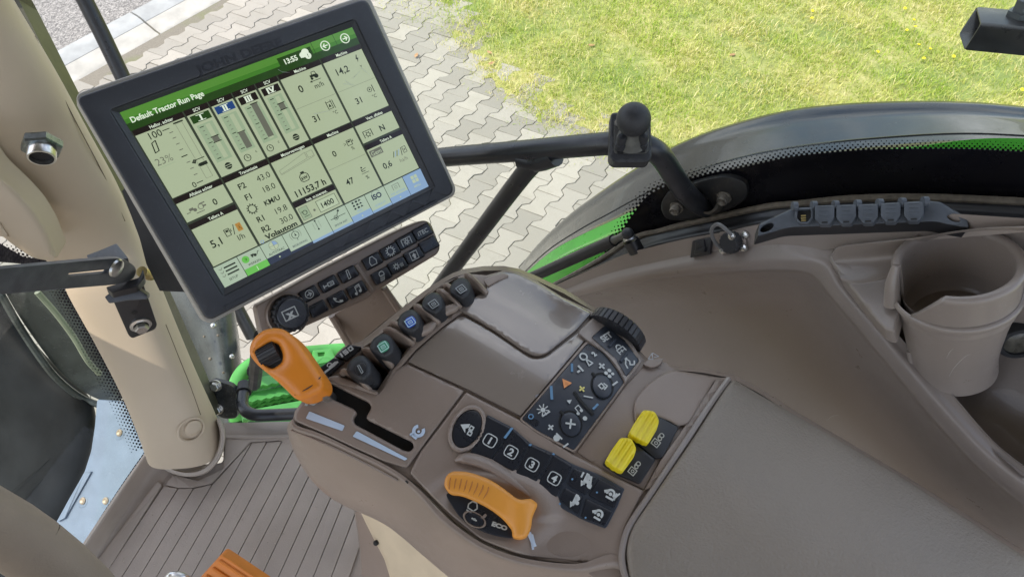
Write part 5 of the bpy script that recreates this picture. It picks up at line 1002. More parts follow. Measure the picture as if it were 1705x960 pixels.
# orange throttle lever standing in the slot
LS = Surf(at(480, 610, .585), U * .30 + R * -.05 - F * .95)
lo = rc([(414, 588, 14), (419, 566, 16), (440, 547, 18), (470, 545, 20), (493, 563, 18), (516, 596, 30), (541, 634, 14), (540, 650, 12), (512, 665, 14), (494, 666, 12), (462, 634, 30), (428, 607, 12)], 6)
hole = rc([(425, 586, 6), (450, 570, 5), (463, 572, 8), (471, 590, 9), (470, 603, 8), (453, 614, 7), (443, 609, 5)], 4)
lev = M(); lev.panel(lo, LS, .030, 20, holes=[hole], step=7, prof=.8); lv = lev.build('throttle_lever', ORANGE, con, label='bulky orange hand lever with a black thumb wheel', ang=75)
b = M(); b.panel(rc([(421, 586), (450, 564), (466, 568), (476, 590), (474, 606), (453, 620), (440, 612)], 5), LS, .002, 0, off=-.0075); b.build('wheel_recess', SLOTB, lv)
c = LS.hit(450, 591, -.0125); ax = (LS.hit(470, 577) - LS.hit(426, 601)).normalized(); q1 = LS.n; q2 = ax.cross(q1)
b = M(); b.loft([[c + ax * h + (q1 * math.cos(t) + q2 * math.sin(t)) * (r - (.0006 if j % 2 else 0)) for j, t in enumerate([2 * math.pi * j / 56 for j in range(56)])] for h, r in ((-.0085, .0095), (-.0078, .011), (.0078, .011), (.0085, .0095))]); b.build('thumb_wheel', BLACK, lv, ang=20)
b = M(); b.tube([LS.hit(491, 657, -.0035), LS.hit(505, 650, -.0006), LS.hit(520, 641, -.0004), LS.hit(534, 627, -.003)], .0005, 5, 5); b.build('lever_seam', SLOTB, lv)
b = M(); b.tube([LS.hit(528, 646, -.014), CS.hit(548, 661, -.004), CS.hit(556, 668, -.03)], .0055, 12, 2); b.build('lever_shaft', STEEL, lv)
# housing with the oval key, numbered keys and the orange dial
h_ = rc([(776, 652, 3), (868, 700, 3), (956, 757, 4), (1072, 817, 3), (1052, 856, 8), (1040, 880, 8), (1034, 915, 10), (1040, 938, 8), (960, 935, 20), (870, 924, 20), (800, 897, 14), (752, 858, 12), (712, 818, 8), (682, 787, 4), (700, 752, 4)], 6)
def hrel(px, py):
    o = relief(px, py); d = math.hypot((px - 812) / 78, (py - 853) / 48)
    o += .0055 * math.exp(-((d - 1.25) / .28) ** 2) * (1 if py < 860 else .4) - .004 * max(0, 1 - d) 
    d2 = ((px - 935) * .6 + (py - 893) * .8, (px - 935) * -.8 + (py - 893) * .6); o -= .0065 * math.exp(-((px - 945) / 62) ** 2 - ((py - 905) / 36) ** 2)
    return o
HS = Surf(CB.p0, CB.n, hrel); HF = Surf(CB.p0, CB.n, relief)
b = M(); b.panel(h_, HS, .006, 4, off=.0, step=7); b.build('keypad_housing', BROWN, con, ang=70)
b = M(); b.panel(ell(777.5, 713, 42, 29, -63, 36), HF, .004, 5, off=.0035, holes=[ell(777.5, 713, 34, 22, -63, 30)]); b.build('oval_key_ring', BROWN, con)
b = M(); b.panel(ell(777.5, 713, 34, 22, -63, 36), HF, .003, 3, off=.0020); ok_ = b.build('oval_key', BUTTON, con)
b = M(); P = Pen(b, pos_at(779, 713, 20, 11, .0023)); P.poly([(-.62, .0), (-.02, -.38), (.02, -.08), (-.15, .08), (.0, .38)]); P.box(.1, -.28, .34, .02, .09, .05); P.box(.16, .10, .42, .36, .09, .05); P.line([(.22, -.05), (.3, .15)], .1); b.build('key_icon', WHITE, ok_, smooth=False)
pad = rc([(812, 690, 2), (853, 711), (884, 738), (922, 754), (954, 772, 8), (1000, 790, 8), (1040, 813, 3), (1027, 845, 6), (1009, 879, 4), (972, 865, 10), (940, 848, 8), (902, 829), (856, 787), (818, 767), (782, 754, 3)], 2)
b = M(); b.panel(pad, HF, .003, 1.5, off=.0012, step=22); kb = b.build('key_membrane', PADM, con)
kq = {'1': [(812, 692), (851, 712), (817, 764), (783, 752)], '2': [(854, 713), (882, 739), (855, 784), (820, 765)], '3': [(885, 740), (919, 756), (889, 810), (858, 787)], '4': [(923, 757), (953, 775), (927, 827), (892, 812)]}
for k in '1234':
    q = kq[k]; b = M(); b.panel(rc(q, 3), HF, .002, 2.2, off=.0026); o = b.build('numbered_key', BUTTON, con, label='black membrane key printed with the number ' + {'1': 'one', '2': 'two', '3': 'three', '4': 'four'}[k])
    cx, cy = {'1': (816, 733), '2': (851, 752), '3': (886, 773), '4': (923, 796)}[k]
    b = M(); P = Pen(b, pos_at(cx, cy, 18, 10.2, .0029)); P.box(-.5, -.47, .5, .47, .085, .3); P.text(k, 0, 0, .56, .04, 'c', None, 1, 1.05); b.build('key_number', WHITE, o, smooth=False)
k4 = [[(956, 778), (993, 794), (975, 823), (944, 806)], [(997, 795), (1036, 815), (1024, 846), (980, 824)], [(941, 811), (971, 827), (963, 857), (931, 830)], [(976, 829), (1021, 851), (1007, 876), (967, 861)]]
for i, q in enumerate(k4):
    cx, cy = [(974, 799), (1017, 821), (956, 834), (997, 855)][i]; b = M(); b.panel(rc(q, 3), HF, .002, 2.2, off=.0026); o = b.build('function_key', BUTTON, con, label=['black key with a tractor and implement sign', 'black key with an arched arrow sign', 'black key with a small tractor sign', 'black key with a round arrow sign'][i])
    b = M(); P = Pen(b, pos_at(cx, cy, 20, 11, .0029))
    if i in (0, 2):
        P.line([(0, -.5), (0, .25)], .22); P.disc(.12, -.32, .2, 8); P.poly([(-.28, .12), (.16, .12), (-.08, .55)]); P.disc(.24, .0, .16, 8)
        if i == 0: P.line([(.3, -.45), (.55, .35)], .16); P.disc(.45, .2, .2, 8); P.line([(-.35, -.45), (-.35, -.1)], .14)
    else:
        P.ring(0, 0, .27, .17, 150, 395, 12); P.line([(-.45, .05), (-.25, -.1)], .2); P.disc(0, .05, .14, 8); P.line([(-.2, .36), (.25, .36)], .16)
        if i == 1: P.line([(.4, -.2), (.4, .3)], .12); P.line([(.58, -.3), (.3, .4)], .12)
    b.build('key_icon', WHITE, o, smooth=False)
b = M(); P = Pen(b, lambda x, y, o: HF.hit(x, y, o), .003); P.poly([(851, 711), (855, 712), (842, 730), (838, 728)]); P.poly([(882, 738), (886, 739), (884, 742), (880, 741)]); P.poly([(921, 753), (924, 755), (923, 757), (919, 756)]); 
for x, y in ((953, 797), (994, 819), (932, 838), (975, 861)): P.disc(x, y, 1.8, 8)
b.build('indicator_lights', BLUEP, con, label='small pale blue indicator marks between the keys', smooth=False)
# dial guard lip and dial
b = M(); gl = [(757, 762), (771, 757), (790, 759), (815, 768), (840, 783), (866, 802), (886, 819), (902, 833)]
gw = [.001, .0042, .005, .005, .0048, .0042, .003, .001]
b.tube([HF.hit(x, y + 5, -.0005) for x, y in gl], gw, 12, 5, flat=1.7); b.build('dial_guard', BROWN, con, ang=80)
DS = HF.moved(.004)
disc = cr([(741, 818), (748, 803), (775, 808), (800, 820), (830, 842), (852, 868), (858, 892), (838, 893), (805, 884), (775, 868), (755, 845)], 5)
b = M(); b.panel(disc, DS, .012, 2, off=.0); dd = b.build('dial_face', BUTTON, con)
b = M(); b.panel(ell(790, 864, 21, 12, 28), DS, .004, 3, off=.002, holes=[ell(790, 864, 17, 9.5, 28)]); b.build('dial_hub_ring', BROWN, dd); b = M(); P = Pen(b, lambda x, y, o: DS.hit(x, y, o), .0012)
b.panel(ell(790, 864, 16.5, 9, 28), DS, .002, 2, off=.0018); b.build('dial_hub', BUTTON, dd)
b = M(); P = Pen(b, pos_at(787, 842, 17, 9, .0006, DS)); P.line(rc([(-.2, -.35), (.2, -.4), (.45, 0), (.25, .35), (-.3, .3), (-.4, 0)], .1, 3), .11, True); P.line([(-.3, .5), (.35, .6)], .12)
P.off = .0006; P2 = Pen(b, pos_at(832, 875, 26, 9, .0006, DS)); P2.text('ECO', 0, 0, .24, .06, 'c', None, 1, 1.4); P3 = Pen(b, lambda x, y, o: DS.hit(x, y, o), .0026); P3.line([(786, 862), (793, 866)], 2.5); P3.disc(790, 864, 2.2, 8)
b.build('dial_print', mat('dim_print', (.42, .42, .38), .5), dd, smooth=False)
b = M(); b.panel(rc([(800, 861), (808, 854), (811, 857), (805, 864)], 1), DS, .002, .8, off=.0015); b.build('dial_pointer', BROWN, dd)
cres = rc([(739, 808, 6), (742, 792, 8), (752, 784, 10), (775, 784, 20), (800, 791, 20), (826, 803, 20), (848, 820, 16), (864, 832, 8), (884, 829, 5), (896, 838, 5), (886, 860, 8), (885, 876, 7), (878, 892, 6), (866, 896, 6), (853, 893, 4), (853, 882, 8), (841, 866, 20), (820, 849, 20), (795, 835, 20), (768, 824, 20), (749, 823, 8)], 8)
def drel(px, py): return relief(px, py) + .004 + .006 * math.exp(-((px - 868) / 22) ** 2)
DR = Surf(CB.p0, CB.n, drel); b = M(); b.panel(cres, DR, .016, 9, off=.006, step=6, prof=.7); dl = b.build('speed_dial', ORANGE2, con, label='orange crescent grip of the rotary dial', ang=80)
for k in range(8):
    t = k / 7; x = 752 + 62 * t; y = 787 + 3 * t + 12 * t * t; b = M(); b.tube([DR.hit(x, y + 3, .0048), DR.hit(x - 3 + 1.5 * t, y + 14, .0063), DR.hit(x - 4 + t * -6, y + 27 + 2 * t, .0055)], .0005, 5, 3); b.build('grip_groove', mat('groove_orange', (.42, .15, .02), .6) if k == 0 else bpy.data.materials['groove_orange'], dl)
# radio and light keypad
b = M(); b.panel(rc([(962, 553, 4), (989, 527, 6), (1010, 533, 8), (1038, 551, 20), (1056, 576, 16), (1069, 601, 4), (1041, 637, 3), (1026, 608, 20), (1004, 584, 12), (978, 567, 5)], 4), CS, .010, 3, off=.004, step=16, holes=[rc([(985, 562), (1008, 541), (1040, 566), (1064, 600), (1042, 627), (1026, 596)], 4)]); b.build('set_key_frame', BROWN2, con)
sk_ = rc([(985, 562, 3), (1008, 541, 3), (1040, 566, 20), (1064, 600, 3), (1042, 627, 3), (1026, 598, 24)], 4)
b = M(); b.panel(sk_, CS, .004, 1.8, off=.0035, step=12); s_k = b.build('set_key_pad', PADM, con)
b = M(); P = Pen(b, pos_at(1009.5, 560.5, 17, -10.5, .0038)); P.text('SET', 0, 0, .44, .04, 'c', None, 1, .95); P = Pen(b, pos_at(1032, 580, 14, -10, .0038)); P.box(-.35, -.02, .35, .5, .1, .05); P.ring(0, -.12, .23, .1, 180, 360, 8); P.line([(0, .15), (0, .35)], .1); P.line([(-.35, .25), (.35, .25)], .07)
P = Pen(b, pos_at(1047, 602, 14, -10, .0038)); P.line([(-.5, .35), (-.4, .0), (.0, -.35), (.1, .0), (-.1, .25), (.2, .45), (.45, .2)], .12); P.line([(-.2, -.45), (.1, -.35)], .12); b.build('set_key_print', WHITE, s_k, smooth=False)
for a, c in (((1014, 577), (1024, 565)), ((1033, 602), (1043, 588))): b = M(); b.tube([CS.hit(*a, .0042), CS.hit(*c, .0042)], .0016, 8, 1); b.build('key_ridge', PADM, s_k)
mp_ = rc([(979, 571, 3), (1003, 585, 8), (1022, 607, 14), (1039, 636, 3), (955, 749, 3), (934, 737), (893, 715, 6), (869, 697, 3)], 4)
b = M(); b.panel(rc([(977, 566, 4), (1004, 583, 10), (1024, 605, 14), (1042, 637, 4), (956, 753, 4), (893, 719, 6), (865, 698, 3)], 4), CS, .008, 2, off=.0012, step=20, holes=[mp_]); b.build('keypad_rim', BROWN, con)
b = M(); b.panel(mp_, CS, .004, 1.5, off=.001, step=16); mk = b.build('radio_keypad', PADM, con)
b = M(); b.panel(rc([(978, 573), (998, 585), (893, 711), (872, 697)], 2), CS, .002, 1, off=.0018); b.build('light_key_strip', BUTTON, mk)
for cx, cy, rx, ry in ((1002.5, 642, 16, 20), (950, 705, 16.5, 20)):
    b = M(); b.panel(ell(cx, cy, rx + 3, ry + 3, -20, 30), CS, .002, 0, off=.0012); b.build('knob_gap', SLOTB, mk)
    b = M(); b.panel(ell(cx + .5, cy + .5, rx, ry, -20, 30), CS, .006, 3, off=.0045); b.build('round_knob', PADM, mk)
    dx, dy = -.62 * (rx + 5), -.72 * (ry + 5); b = M(); b.tube([CS.hit(cx + dx * .8, cy + dy * .8, .0015), CS.hit(cx + dx * 1.25, cy + dy * 1.2, .0015)], .0014, 6, 1); b.build('knob_slot', SLOTB, mk)
b = M(); b.tube([CS.hit(956, 652, .0016), CS.hit(970, 671, .0016), CS.hit(988, 690, .0016)], .0016, 6, 3); b.build('divider_groove', SLOTB, mk)
def prt(name, mt_, fn): b = M(); fn(b); b.build(name, mt_, mk, smooth=False)
def w1(b):
    o = .0024; P = lambda x, y, s_=12, of=o: Pen(b, pos_at(x, y, s_, -s_ * .75, of))
    p = P(975, 597, 12); p.ring(0, -.3, .35, .16); p.line([(0, .0), (-.25, .75), (.25, .75), (0, .0)], .14)
    p = P(989, 589, 7); p.text('2', 0, 0, .8, .06, 'c', None, 1, 1)
    p = P(964, 615, 9); p.text('-1', 0, 0, .9, .06, 'c', None, 1, 1)
    p = P(904, 682, 14); p.disc(0, 0, .24, 8); [p.line([(.3 * math.cos(a), .3 * math.sin(a)), (.55 * math.cos(a), .55 * math.sin(a))], .1) for a in [math.pi * k / 4 for k in range(8)]]; p.line([(-.4, .45), (.4, .5)], .14)
    for (x, y) in ((1002, 609), (917, 711)): p = P(x, y, 9); p.line([(-.4, 0), (.4, 0)], .24); p.line([(0, -.4), (0, .4)], .24)
    for (x, y) in ((1024, 638), (942, 741)): p = P(x, y, 9); p.line([(-.4, 0), (.4, 0)], .24)
    p = P(1014, 621, 11); p.disc(-.25, -.2, .22, 8); p.disc(.25, -.2, .22, 8); p.disc(-.2, .28, .22, 8); p.disc(.28, .28, .18, 8)
    p = P(1003, 642, 12, .0052); p.box(-.3, -.25, .1, .2, .14); p.line([(-.1, .4), (.4, .3), (.3, -.1)], .14)
    p = P(950, 705, 12, .0052); p.line([(-.35, -.35), (.35, .35)], .2); p.line([(.35, -.35), (-.35, .35)], .2)
    p = P(949, 667, 6); p.poly([(-.5, -.5), (.5, 0), (-.5, .5)]); p = P(974, 696, 6); p.disc(0, 0, .5, 8)
    p = P(962, 682, 13); p.disc(-.2, .3, .17, 8); p.disc(.25, .25, .17, 8); p.line([(-.1, .3), (-.1, -.3), (.35, -.35), (.35, .25)], .09)
    p = P(928, 728, 12); p.disc(-.1, 0, .38, 8); p.line([(.2, -.4), (.3, .4)], .18)
    p = P(980, 660, 8); p.line([(-.5, -.5), (.4, .5)], .2)
prt('white_print', WHITE, w1)
def w2(b):
    p = Pen(b, pos_at(919, 654, 16, 16, .0026)); p.line([(-.4, -.3), (.3, .3)], .2) ; p = Pen(b, pos_at(953, 612, 9, 9, .0026)); p.line([(-.4, -.3), (.3, .35)], .3); p = Pen(b, pos_at(884, 693, 8, -5, .0026)); p.ring(0, 0, .4, .2); p = Pen(b, pos_at(992, 676, 8, -8, .0026)); p.line([(-.5, 0), (.4, 0)], .3)
prt('blue_print', BLUEP, w2); bpy.data.objects['blue_print']['kind'] = 'stuff'; bpy.data.objects['white_print']['kind'] = 'stuff'
prt('warning_triangle', ORP, lambda b: Pen(b, pos_at(942, 637, 13, -9, .0026)).poly([(-.5, .35), (.0, -.55), (.5, .35)]).ring(0, .1, .1, .12, mi=0))
prt('yellow_print', YELP, lambda b: (Pen(b, pos_at(969, 647, 9, -6, .0026)).line([(-.4, 0), (.4, 0)], .24).line([(0, -.4), (0, .4)], .24)))
# ribbed encoder wheel
a0 = CS.hit(1020, 561, -.010); axx = (CS.hit(1050, 523) - CS.hit(1020, 561)); axx = (axx - CS.n * axx.dot(CS.n)).normalized(); q1 = CS.n; q2 = axx.cross(q1); RW = .0285
b = M(); b.loft([[a0 + axx * h + (q1 * math.cos(t) + q2 * math.sin(t)) * (r - (.0011 if j % 6 == 0 else 0)) for j, t in enumerate([2 * math.pi * j / 192 for j in range(192)])] for h, r in ((.001, RW - .004), (.0022, RW), (.0128, RW - .0005), (.0145, RW - .003), (.0147, .004))]); b.build('encoder_wheel', BLACK, con, ang=20)
b = M(); b.panel(rc([(1070, 606, 4), (1080, 596, 4), (1106, 596, 3), (1098, 608, 6), (1084, 612, 6)], 3), CS, .004, 1.5, off=.001); tb = b.build('wheel_label_tab', BROWN, con)
b = M(); P = Pen(b, pos_at(1087, 594, 22, 3, .0018)); P.line([(-.35, .2), (-.05, -.3), (.0, .2), (-.35, .2)], .05); P.line([(.0, -.3), (.45, -.1), (.1, .0)], .05); b.build('tab_print', mat('faint_print', (.34, .36, .38), .5), tb, smooth=False)
# trough, yellow switches, small lid
b = M(); b.panel(rc([(960, 752, 3), (1042, 640, 3), (1075, 606, 6), (1100, 614, 6), (1190, 628, 5), (1150, 695, 6), (1130, 711, 4), (1072, 815, 3), (1010, 786)], 4), CS, .003, 2, off=-.0035, step=24); b.build('switch_trough', BROWN, con)
b = M(); b.panel(rc([(1057, 700, 3), (1054, 668, 16), (1076, 640, 20), (1104, 621, 10), (1124, 616, 4), (1192, 629, 4), (1146, 706, 8), (1128, 709, 4), (1112, 700, 6), (1082, 690, 6)], 4), CS, .004, 5, off=.0015, step=14); b.build('switch_lid', BROWN, con, label='small smooth lid behind the yellow switches')
b = M(); b.panel(rc([(1138, 712, 4), (1192, 632, 4), (1213, 630, 3), (1180, 672), (1130, 745), (1084, 812), (1074, 815, 2), (1100, 765)], 4), CS, .004, 2, off=.0, step=20); b.build('armrest_frame', BROWN, con)
for (bx, hx, lb, ic) in (([(1043, 726, 5), (1071, 681, 5), (1100, 694), (1131, 710, 5), (1103, 762, 5), (1090, 763, 4), (1064, 740)], [(1047, 722, 4), (1054, 707, 8), (1071, 682, 5), (1090, 684, 6), (1098, 700, 6), (1093, 716, 4), (1079, 739, 4), (1066, 733, 4)], 'yellow rocker switch farther from the numbered keys', (1096, 732)), ([(1003, 772, 5), (1032, 728, 5), (1058, 738), (1092, 764, 5), (1066, 805, 5), (1030, 790)], [(1008, 767, 4), (1016, 752, 8), (1033, 728, 5), (1051, 729, 6), (1060, 746, 6), (1055, 761, 4), (1037, 786, 4), (1022, 778, 4)], 'yellow rocker switch nearer the numbered keys', (1057, 779))):
    b = M(); b.panel(rc(bx, 5), CS, .008, 3, off=.0015); o = b.build('rocker_switch', BLACK, con, label=lb)
    ax0 = np.array(hx[0][:2]) - np.array(hx[2][:2]); ax0 = ax0 / np.linalg.norm(ax0); pr_ = np.array([-ax0[1], ax0[0]]); mid = np.mean([h[:2] for h in hx], 0)
    def yb(px, py, ax0=ax0, pr_=pr_, mid=mid): u = (np.array([px, py]) - mid) @ ax0; v = (np.array([px, py]) - mid) @ pr_; return relief(px, py) + .0028 * (u / 26) ** 2 + .0009 * math.cos(v * .62)
    b = M(); b.panel(rc(hx, 5), Surf(CB.p0, CB.n, yb), .014, 3.5, off=.011, step=3); b.build('yellow_cap', YELLOW, o, ang=70)
    b = M(); P = Pen(b, pos_at(*ic, 14, -18, .0022)); P.box(-.5, -.25, -.05, .22, .07); P.ring(-.27, 0, .1, .06); P.ring(.15, .02, .12, .07); P.ring(.42, -.0, .14, .07); P.line([(.15, -.14), (.42, -.14)], .07); b.build('switch_icon', mat('switch_print', (.40, .40, .36), .5) if 'switch_print' not in bpy.data.materials else bpy.data.materials['switch_print'], o, smooth=False)
# armrest pad
ap = rc([(1219, 631, 7), (1320, 688, 60), (1400, 733, 60), (1500, 792, 60), (1600, 856, 60), (1720, 935, 60), (1800, 990), (1800, 1100), (1090, 1100), (1048, 965, 40), (1041, 915, 20), (1050, 880, 30), (1090, 822, 40), (1150, 734, 40), (1205, 650, 20)], 8)
def prel(px, py): return relief(px, py) + .0008 * math.sin(px * .021 + py * .013) * math.sin(py * .03 - px * .01)
b = M(); b.panel(ap, Surf(CB.p0, CB.n, prel), .016, 14, off=.0065, step=22, prof=.8); b.build('armrest_pad', LEATHER, con, label='large grained padded armrest', ang=75)
b = M(); b.tube([CS.hit(x, y, .0006) for x, y in [(1213, 631), (1180, 677), (1140, 737), (1088, 815), (1050, 872), (1038, 905), (1036, 935), (1046, 972), (1075, 1040)]], .0028, 8, 5, flat=1.0); b.build('armrest_piping', BROWN2, con, label='paler edge strip round the padded armrest')
# ------------------------------------------------------------------ moulded side console along the window
SP = surf3((1170, 430, .83), (1640, 752, .64), (930, 498, 1.05))
sc = thing('side_console', 'moulded brown side console with a deep tray along the window', 'side console', tuple(SP.hit(1300, 450)))
def so(px, py, e): return tuple(SP.hit(px, py, -e))
Rseal = [(880, 500), (965, 455), (1075, 414), (1172, 392), (1262, 375), (1350, 364)]
r0 = [(905, 487), (985, 449), (1085, 414), (1180, 394), (1285, 380), (1386, 412), (1416, 462), (1466, 523), (1527, 594), (1580, 650), (1655, 735), (1738, 800), (1820, 860)]
r0b = [(912, 492), (992, 460), (1092, 434), (1190, 415), (1292, 404), (1379, 422), (1408, 468), (1459, 530), (1519, 601), (1571, 658), (1648, 742), (1729, 807), (1812, 866)]
r1 = [(918, 497), (1000, 470), (1100, 449), (1200, 436), (1300, 430), (1369, 437), (1399, 478), (1451, 539), (1511, 610), (1561, 668), (1640, 752), (1720, 815), (1800, 872)]
r1b = [(924, 503), (1006, 478), (1104, 459), (1200, 448), (1300, 444), (1358, 450), (1389, 488), (1441, 548), (1501, 619), (1551, 679), (1629, 762), (1708, 826), (1790, 884)]
r2 = [(930, 508), (1010, 486), (1106, 469), (1200, 459), (1300, 455), (1348, 464), (1379, 499), (1430, 560), (1490, 632), (1540, 693), (1615, 776), (1692, 842), (1780, 900)]
r3 = [(942, 527), (1015, 513), (1110, 505), (1200, 500), (1280, 499), (1320, 511), (1348, 546), (1388, 605), (1442, 672), (1494, 733), (1562, 806), (1645, 866), (1740, 925)]
r4 = [(955, 552), (1025, 552), (1110, 555), (1190, 560), (1250, 568), (1285, 585), (1312, 620), (1346, 662), (1396, 715), (1446, 766), (1512, 832), (1600, 890), (1700, 955)]
r5 = [(960, 610), (1010, 640), (1070, 660), (1120, 680), (1170, 700), (1200, 720), (1230, 745), (1270, 780), (1320, 820), (1370, 860), (1440, 920), (1530, 980), (1640, 1040)]
r1c = [lerp(p, q, .55) for p, q in zip(r1b, r2)]
b = M(); b.patch([[so(*p, e) for p in r] for r, e in ((r0, .075), (r0, .014), (r0, .010), (r0b, .0055), (r1, -.001), (r1b, .0005), (r1c, .007), (r2, .026), (r3, .074), (r4, .090), (r5, .094))], 6, 5); b.build('tray', BROWN2, sc, ang=80)
# ledge strip beneath the trim with the small fittings
lt = [(880, 503), (918, 478), (980, 450), (1038, 424), (1085, 411), (1139, 398), (1205, 386), (1260, 374), (1325, 366), (1417, 358), (1540, 354), (1684, 362), (1790, 368)]
lb_ = [(900, 508), (925, 500), (1000, 470), (1050, 458), (1100, 448), (1150, 441), (1215, 434), (1270, 430), (1335, 424), (1400, 412), (1540, 400), (1684, 388), (1790, 378)]
b = M(); b.patch([[so(*p, .0) for p in lt], [so(*lerp(p, q, .5), .004) for p, q in zip(lt, lb_)], [so(*q, .006) for q in lb_]], 4, 4); b.build('window_ledge', BROWN2, sc, ang=80)
# dark compartment behind the cup
def sg(rows): return [[so(x, y, e) for x, y, e in r] for r in rows]
b = M(); b.patch(sg([[(1452, 535, .02), (1560, 575, .05), (1640, 540, .07), (1710, 488, .03), (1790, 470, .0)],
                     [(1478, 580, .03), (1575, 630, .08), (1650, 585, .095), (1730, 530, .07), (1810, 500, .04)],
                     [(1520, 635, .035), (1600, 680, .07), (1660, 640, .09), (1745, 600, .09), (1830, 560, .06)],
                     [(1590, 690, .03), (1640, 720, .06), (1700, 710, .085), (1775, 690, .09), (1850, 650, .06)],
                     [(1648, 742, .006), (1690, 765, .05), (1745, 770, .07), (1820, 760, .06), (1880, 740, .03)],
                     [(1700, 790, -.002), (1740, 800, .02), (1790, 815, .03), (1850, 820, .02), (1900, 820, .0)]]), 7, 7); b.build('storage_well', BROWN2, sc, ang=80)
b = M(); b.tube([SP.hit(1515, 584, -.002), SP.hit(1518, 604, -.006)], .003, 8, 1); b.build('moulding_tab', BROWN2, sc)
# cup holder: a short wide cup with a notch for a handle
cup = thing('cup_holder', 'round brown cup holder with a notched rim on the side console', 'cup holder', tuple(SP.hit(1590, 500)))
v_ = ray(1592, 449).normalized(); t0 = (-U - R * .06); t0 = (t0 - v_ * t0.dot(v_)).normalized()
cn = -(v_ * .66 + t0 * .752)
HT = .036; dR = SP.depth(1592, 470) - .018
cRim = at(1594, 434, dR); cF = cRim - cn * HT
cx_ = (R - cn * R.dot(cn)).normalized(); cy_ = cn.cross(cx_)
def ccirc(ang, r, h): return cF + cn * h + (cx_ * math.cos(ang) + cy_ * math.sin(ang)) * r
def xext(r, h): X = [proj(ccirc(2 * math.pi * k / 48, r, h))[0] for k in range(48)]; return (max(X) - min(X)) / 2
RO = .05 * 110 / xext(.05, HT)
def angat(px, py): return min([2 * math.pi * k / 720 for k in range(720)], key=lambda a: (lambda q: (q[0] - px) ** 2 + (q[1] - py) ** 2)(proj(ccirc(a, RO - .003, HT))))
aL, aB = angat(1492, 440), angat(1573, 494)            # rim ends left and right of the notch
while aL < aB: aL += 2 * math.pi                        # the notch lies between aB.. measured downwards
sgn = 1
if not any(abs(((aB + (aL - aB) * t) % (2 * math.pi)) - angat(1700, 448)) < .15 for t in [k / 60 for k in range(61)]): aB += 2 * math.pi; sgn = -1
n_ = 80; b = M(); rings = []; SL = .62
prof = [(RO - .0005, -.012), (RO, 0), (RO + .0012, HT - .007), (RO + .0022, HT - .0025), (RO - .0002, HT + .0003), (RO - .0035, HT), (RO - .0055, HT - .002), (RO - .006, HT - .006), (RO - .0085, -.012)]
for j in range(n_ + 1):
    t = j / n_; a = (aB - sgn * SL) + (aL - aB + sgn * SL) * t; s0 = abs(a - (aB - sgn * SL)) / SL
    k = min(1, max(.03, s0 * 1.0)); rings.append([ccirc(a, r, (h if h <= 0 else h * k)) for r, h in prof])
b.loft(rings, cap=True, closed=False); b.build('cup_wall', BROWN2, cup, ang=60)
b = M(); b.lathe(cF, cn, [(RO + .0022, -.003), (RO + .0032, .000), (RO + .0026, .003), (RO + .0005, .004)], 60, ref=cx_); b.build('cup_flange', BROWN2, cup, ang=60)
b = M(); b.lathe(cF, cn, [(RO + .001, -.001), (RO * .95, -.016), (RO * .88, -.034), (RO * .82, -.054), (RO * .79, -.066), (RO * .78, -.08), (RO * .80, -.095)], 60, ref=cx_); b.build('cup_body', BROWN2, cup, ang=80)
b = M(); b.lathe(cF, cn, [(RO - .0050, .003), (RO - .0075, -.014), (RO - .0095, -.0265), (RO - .013, -.0295), (RO - .0145, -.0290), (.0005, -.0302)], 60, ref=cx_); b.build('cup_inside', BROWN2, cup, ang=50)
b = M(); b.tube([ccirc(aL, RO - .002, HT - .001), ccirc(aL + sgn * .10, RO + .002, HT * .45), ccirc(aL + sgn * .17, RO + .003, -.004)], [.0036, .0062, .0072], 12, 4, flat=1.0); b.build('notch_post', BROWN2, cup)
# platform round the cup holder
b = M(); b.panel(rc([(1379, 432, 8), (1384, 414, 10), (1404, 406, 12), (1511, 397), (1590, 391), (1780, 374), (1790, 490), (1715, 490, 4), (1690, 500, 4), (1688, 478, 10), (1674, 450, 16), (1640, 425, 20), (1588, 416, 20), (1535, 429, 20), (1504, 462, 20), (1500, 520, 4), (1490, 556, 10), (1474, 550, 4), (1456, 531, 30), (1410, 472, 30)], 6), Surf(cF - cn * .001, cn * .8 + SP.n * .2), .02, 7, off=0, step=20); b.build('cup_platform', BROWN2, sc, ang=70)
sm_ = mat('pale_scratch', (.40, .36, .32), .6)
for k, pts_ in enumerate(([(1376, 700), (1386, 692), (1398, 690)], [(1576, 596), (1581, 586), (1588, 579)], [(1580, 626), (1590, 610), (1606, 594), (1616, 589)])):
    tgt = bpy.data.objects['tray'] if k == 0 else bpy.data.objects['cup_body']; bb = BVHTree.FromPolygons([v.co + WL[tgt.name] for v in tgt.data.vertices], [tuple(p.vertices) for p in tgt.data.polygons])
    b = M(); b.tube([onp(x, y, bb) for x, y in pts_], [.0001, .0004, .0001], 5, 4); b.build('scratch', sm_, sc if k == 0 else cup)
b = M(); b.panel(rc([(1455, 490), (1500, 470), (1570, 540), (1560, 660), (1530, 650), (1495, 612), (1450, 550)], 8), SP, .004, 0, off=-.030); b.build('cup_web', BROWN2, sc)
PLF = Surf(cF - cn * .001, cn * .8 + SP.n * .2)
tp = [(1384, 424), (1400, 410), (1470, 401), (1530, 394), (1580, 386), (1640, 379), (1710, 376), (1790, 370)]; bt = [(1400, 462), (1425, 470), (1475, 462), (1515, 440), (1560, 412), (1640, 404), (1710, 420), (1790, 430)]
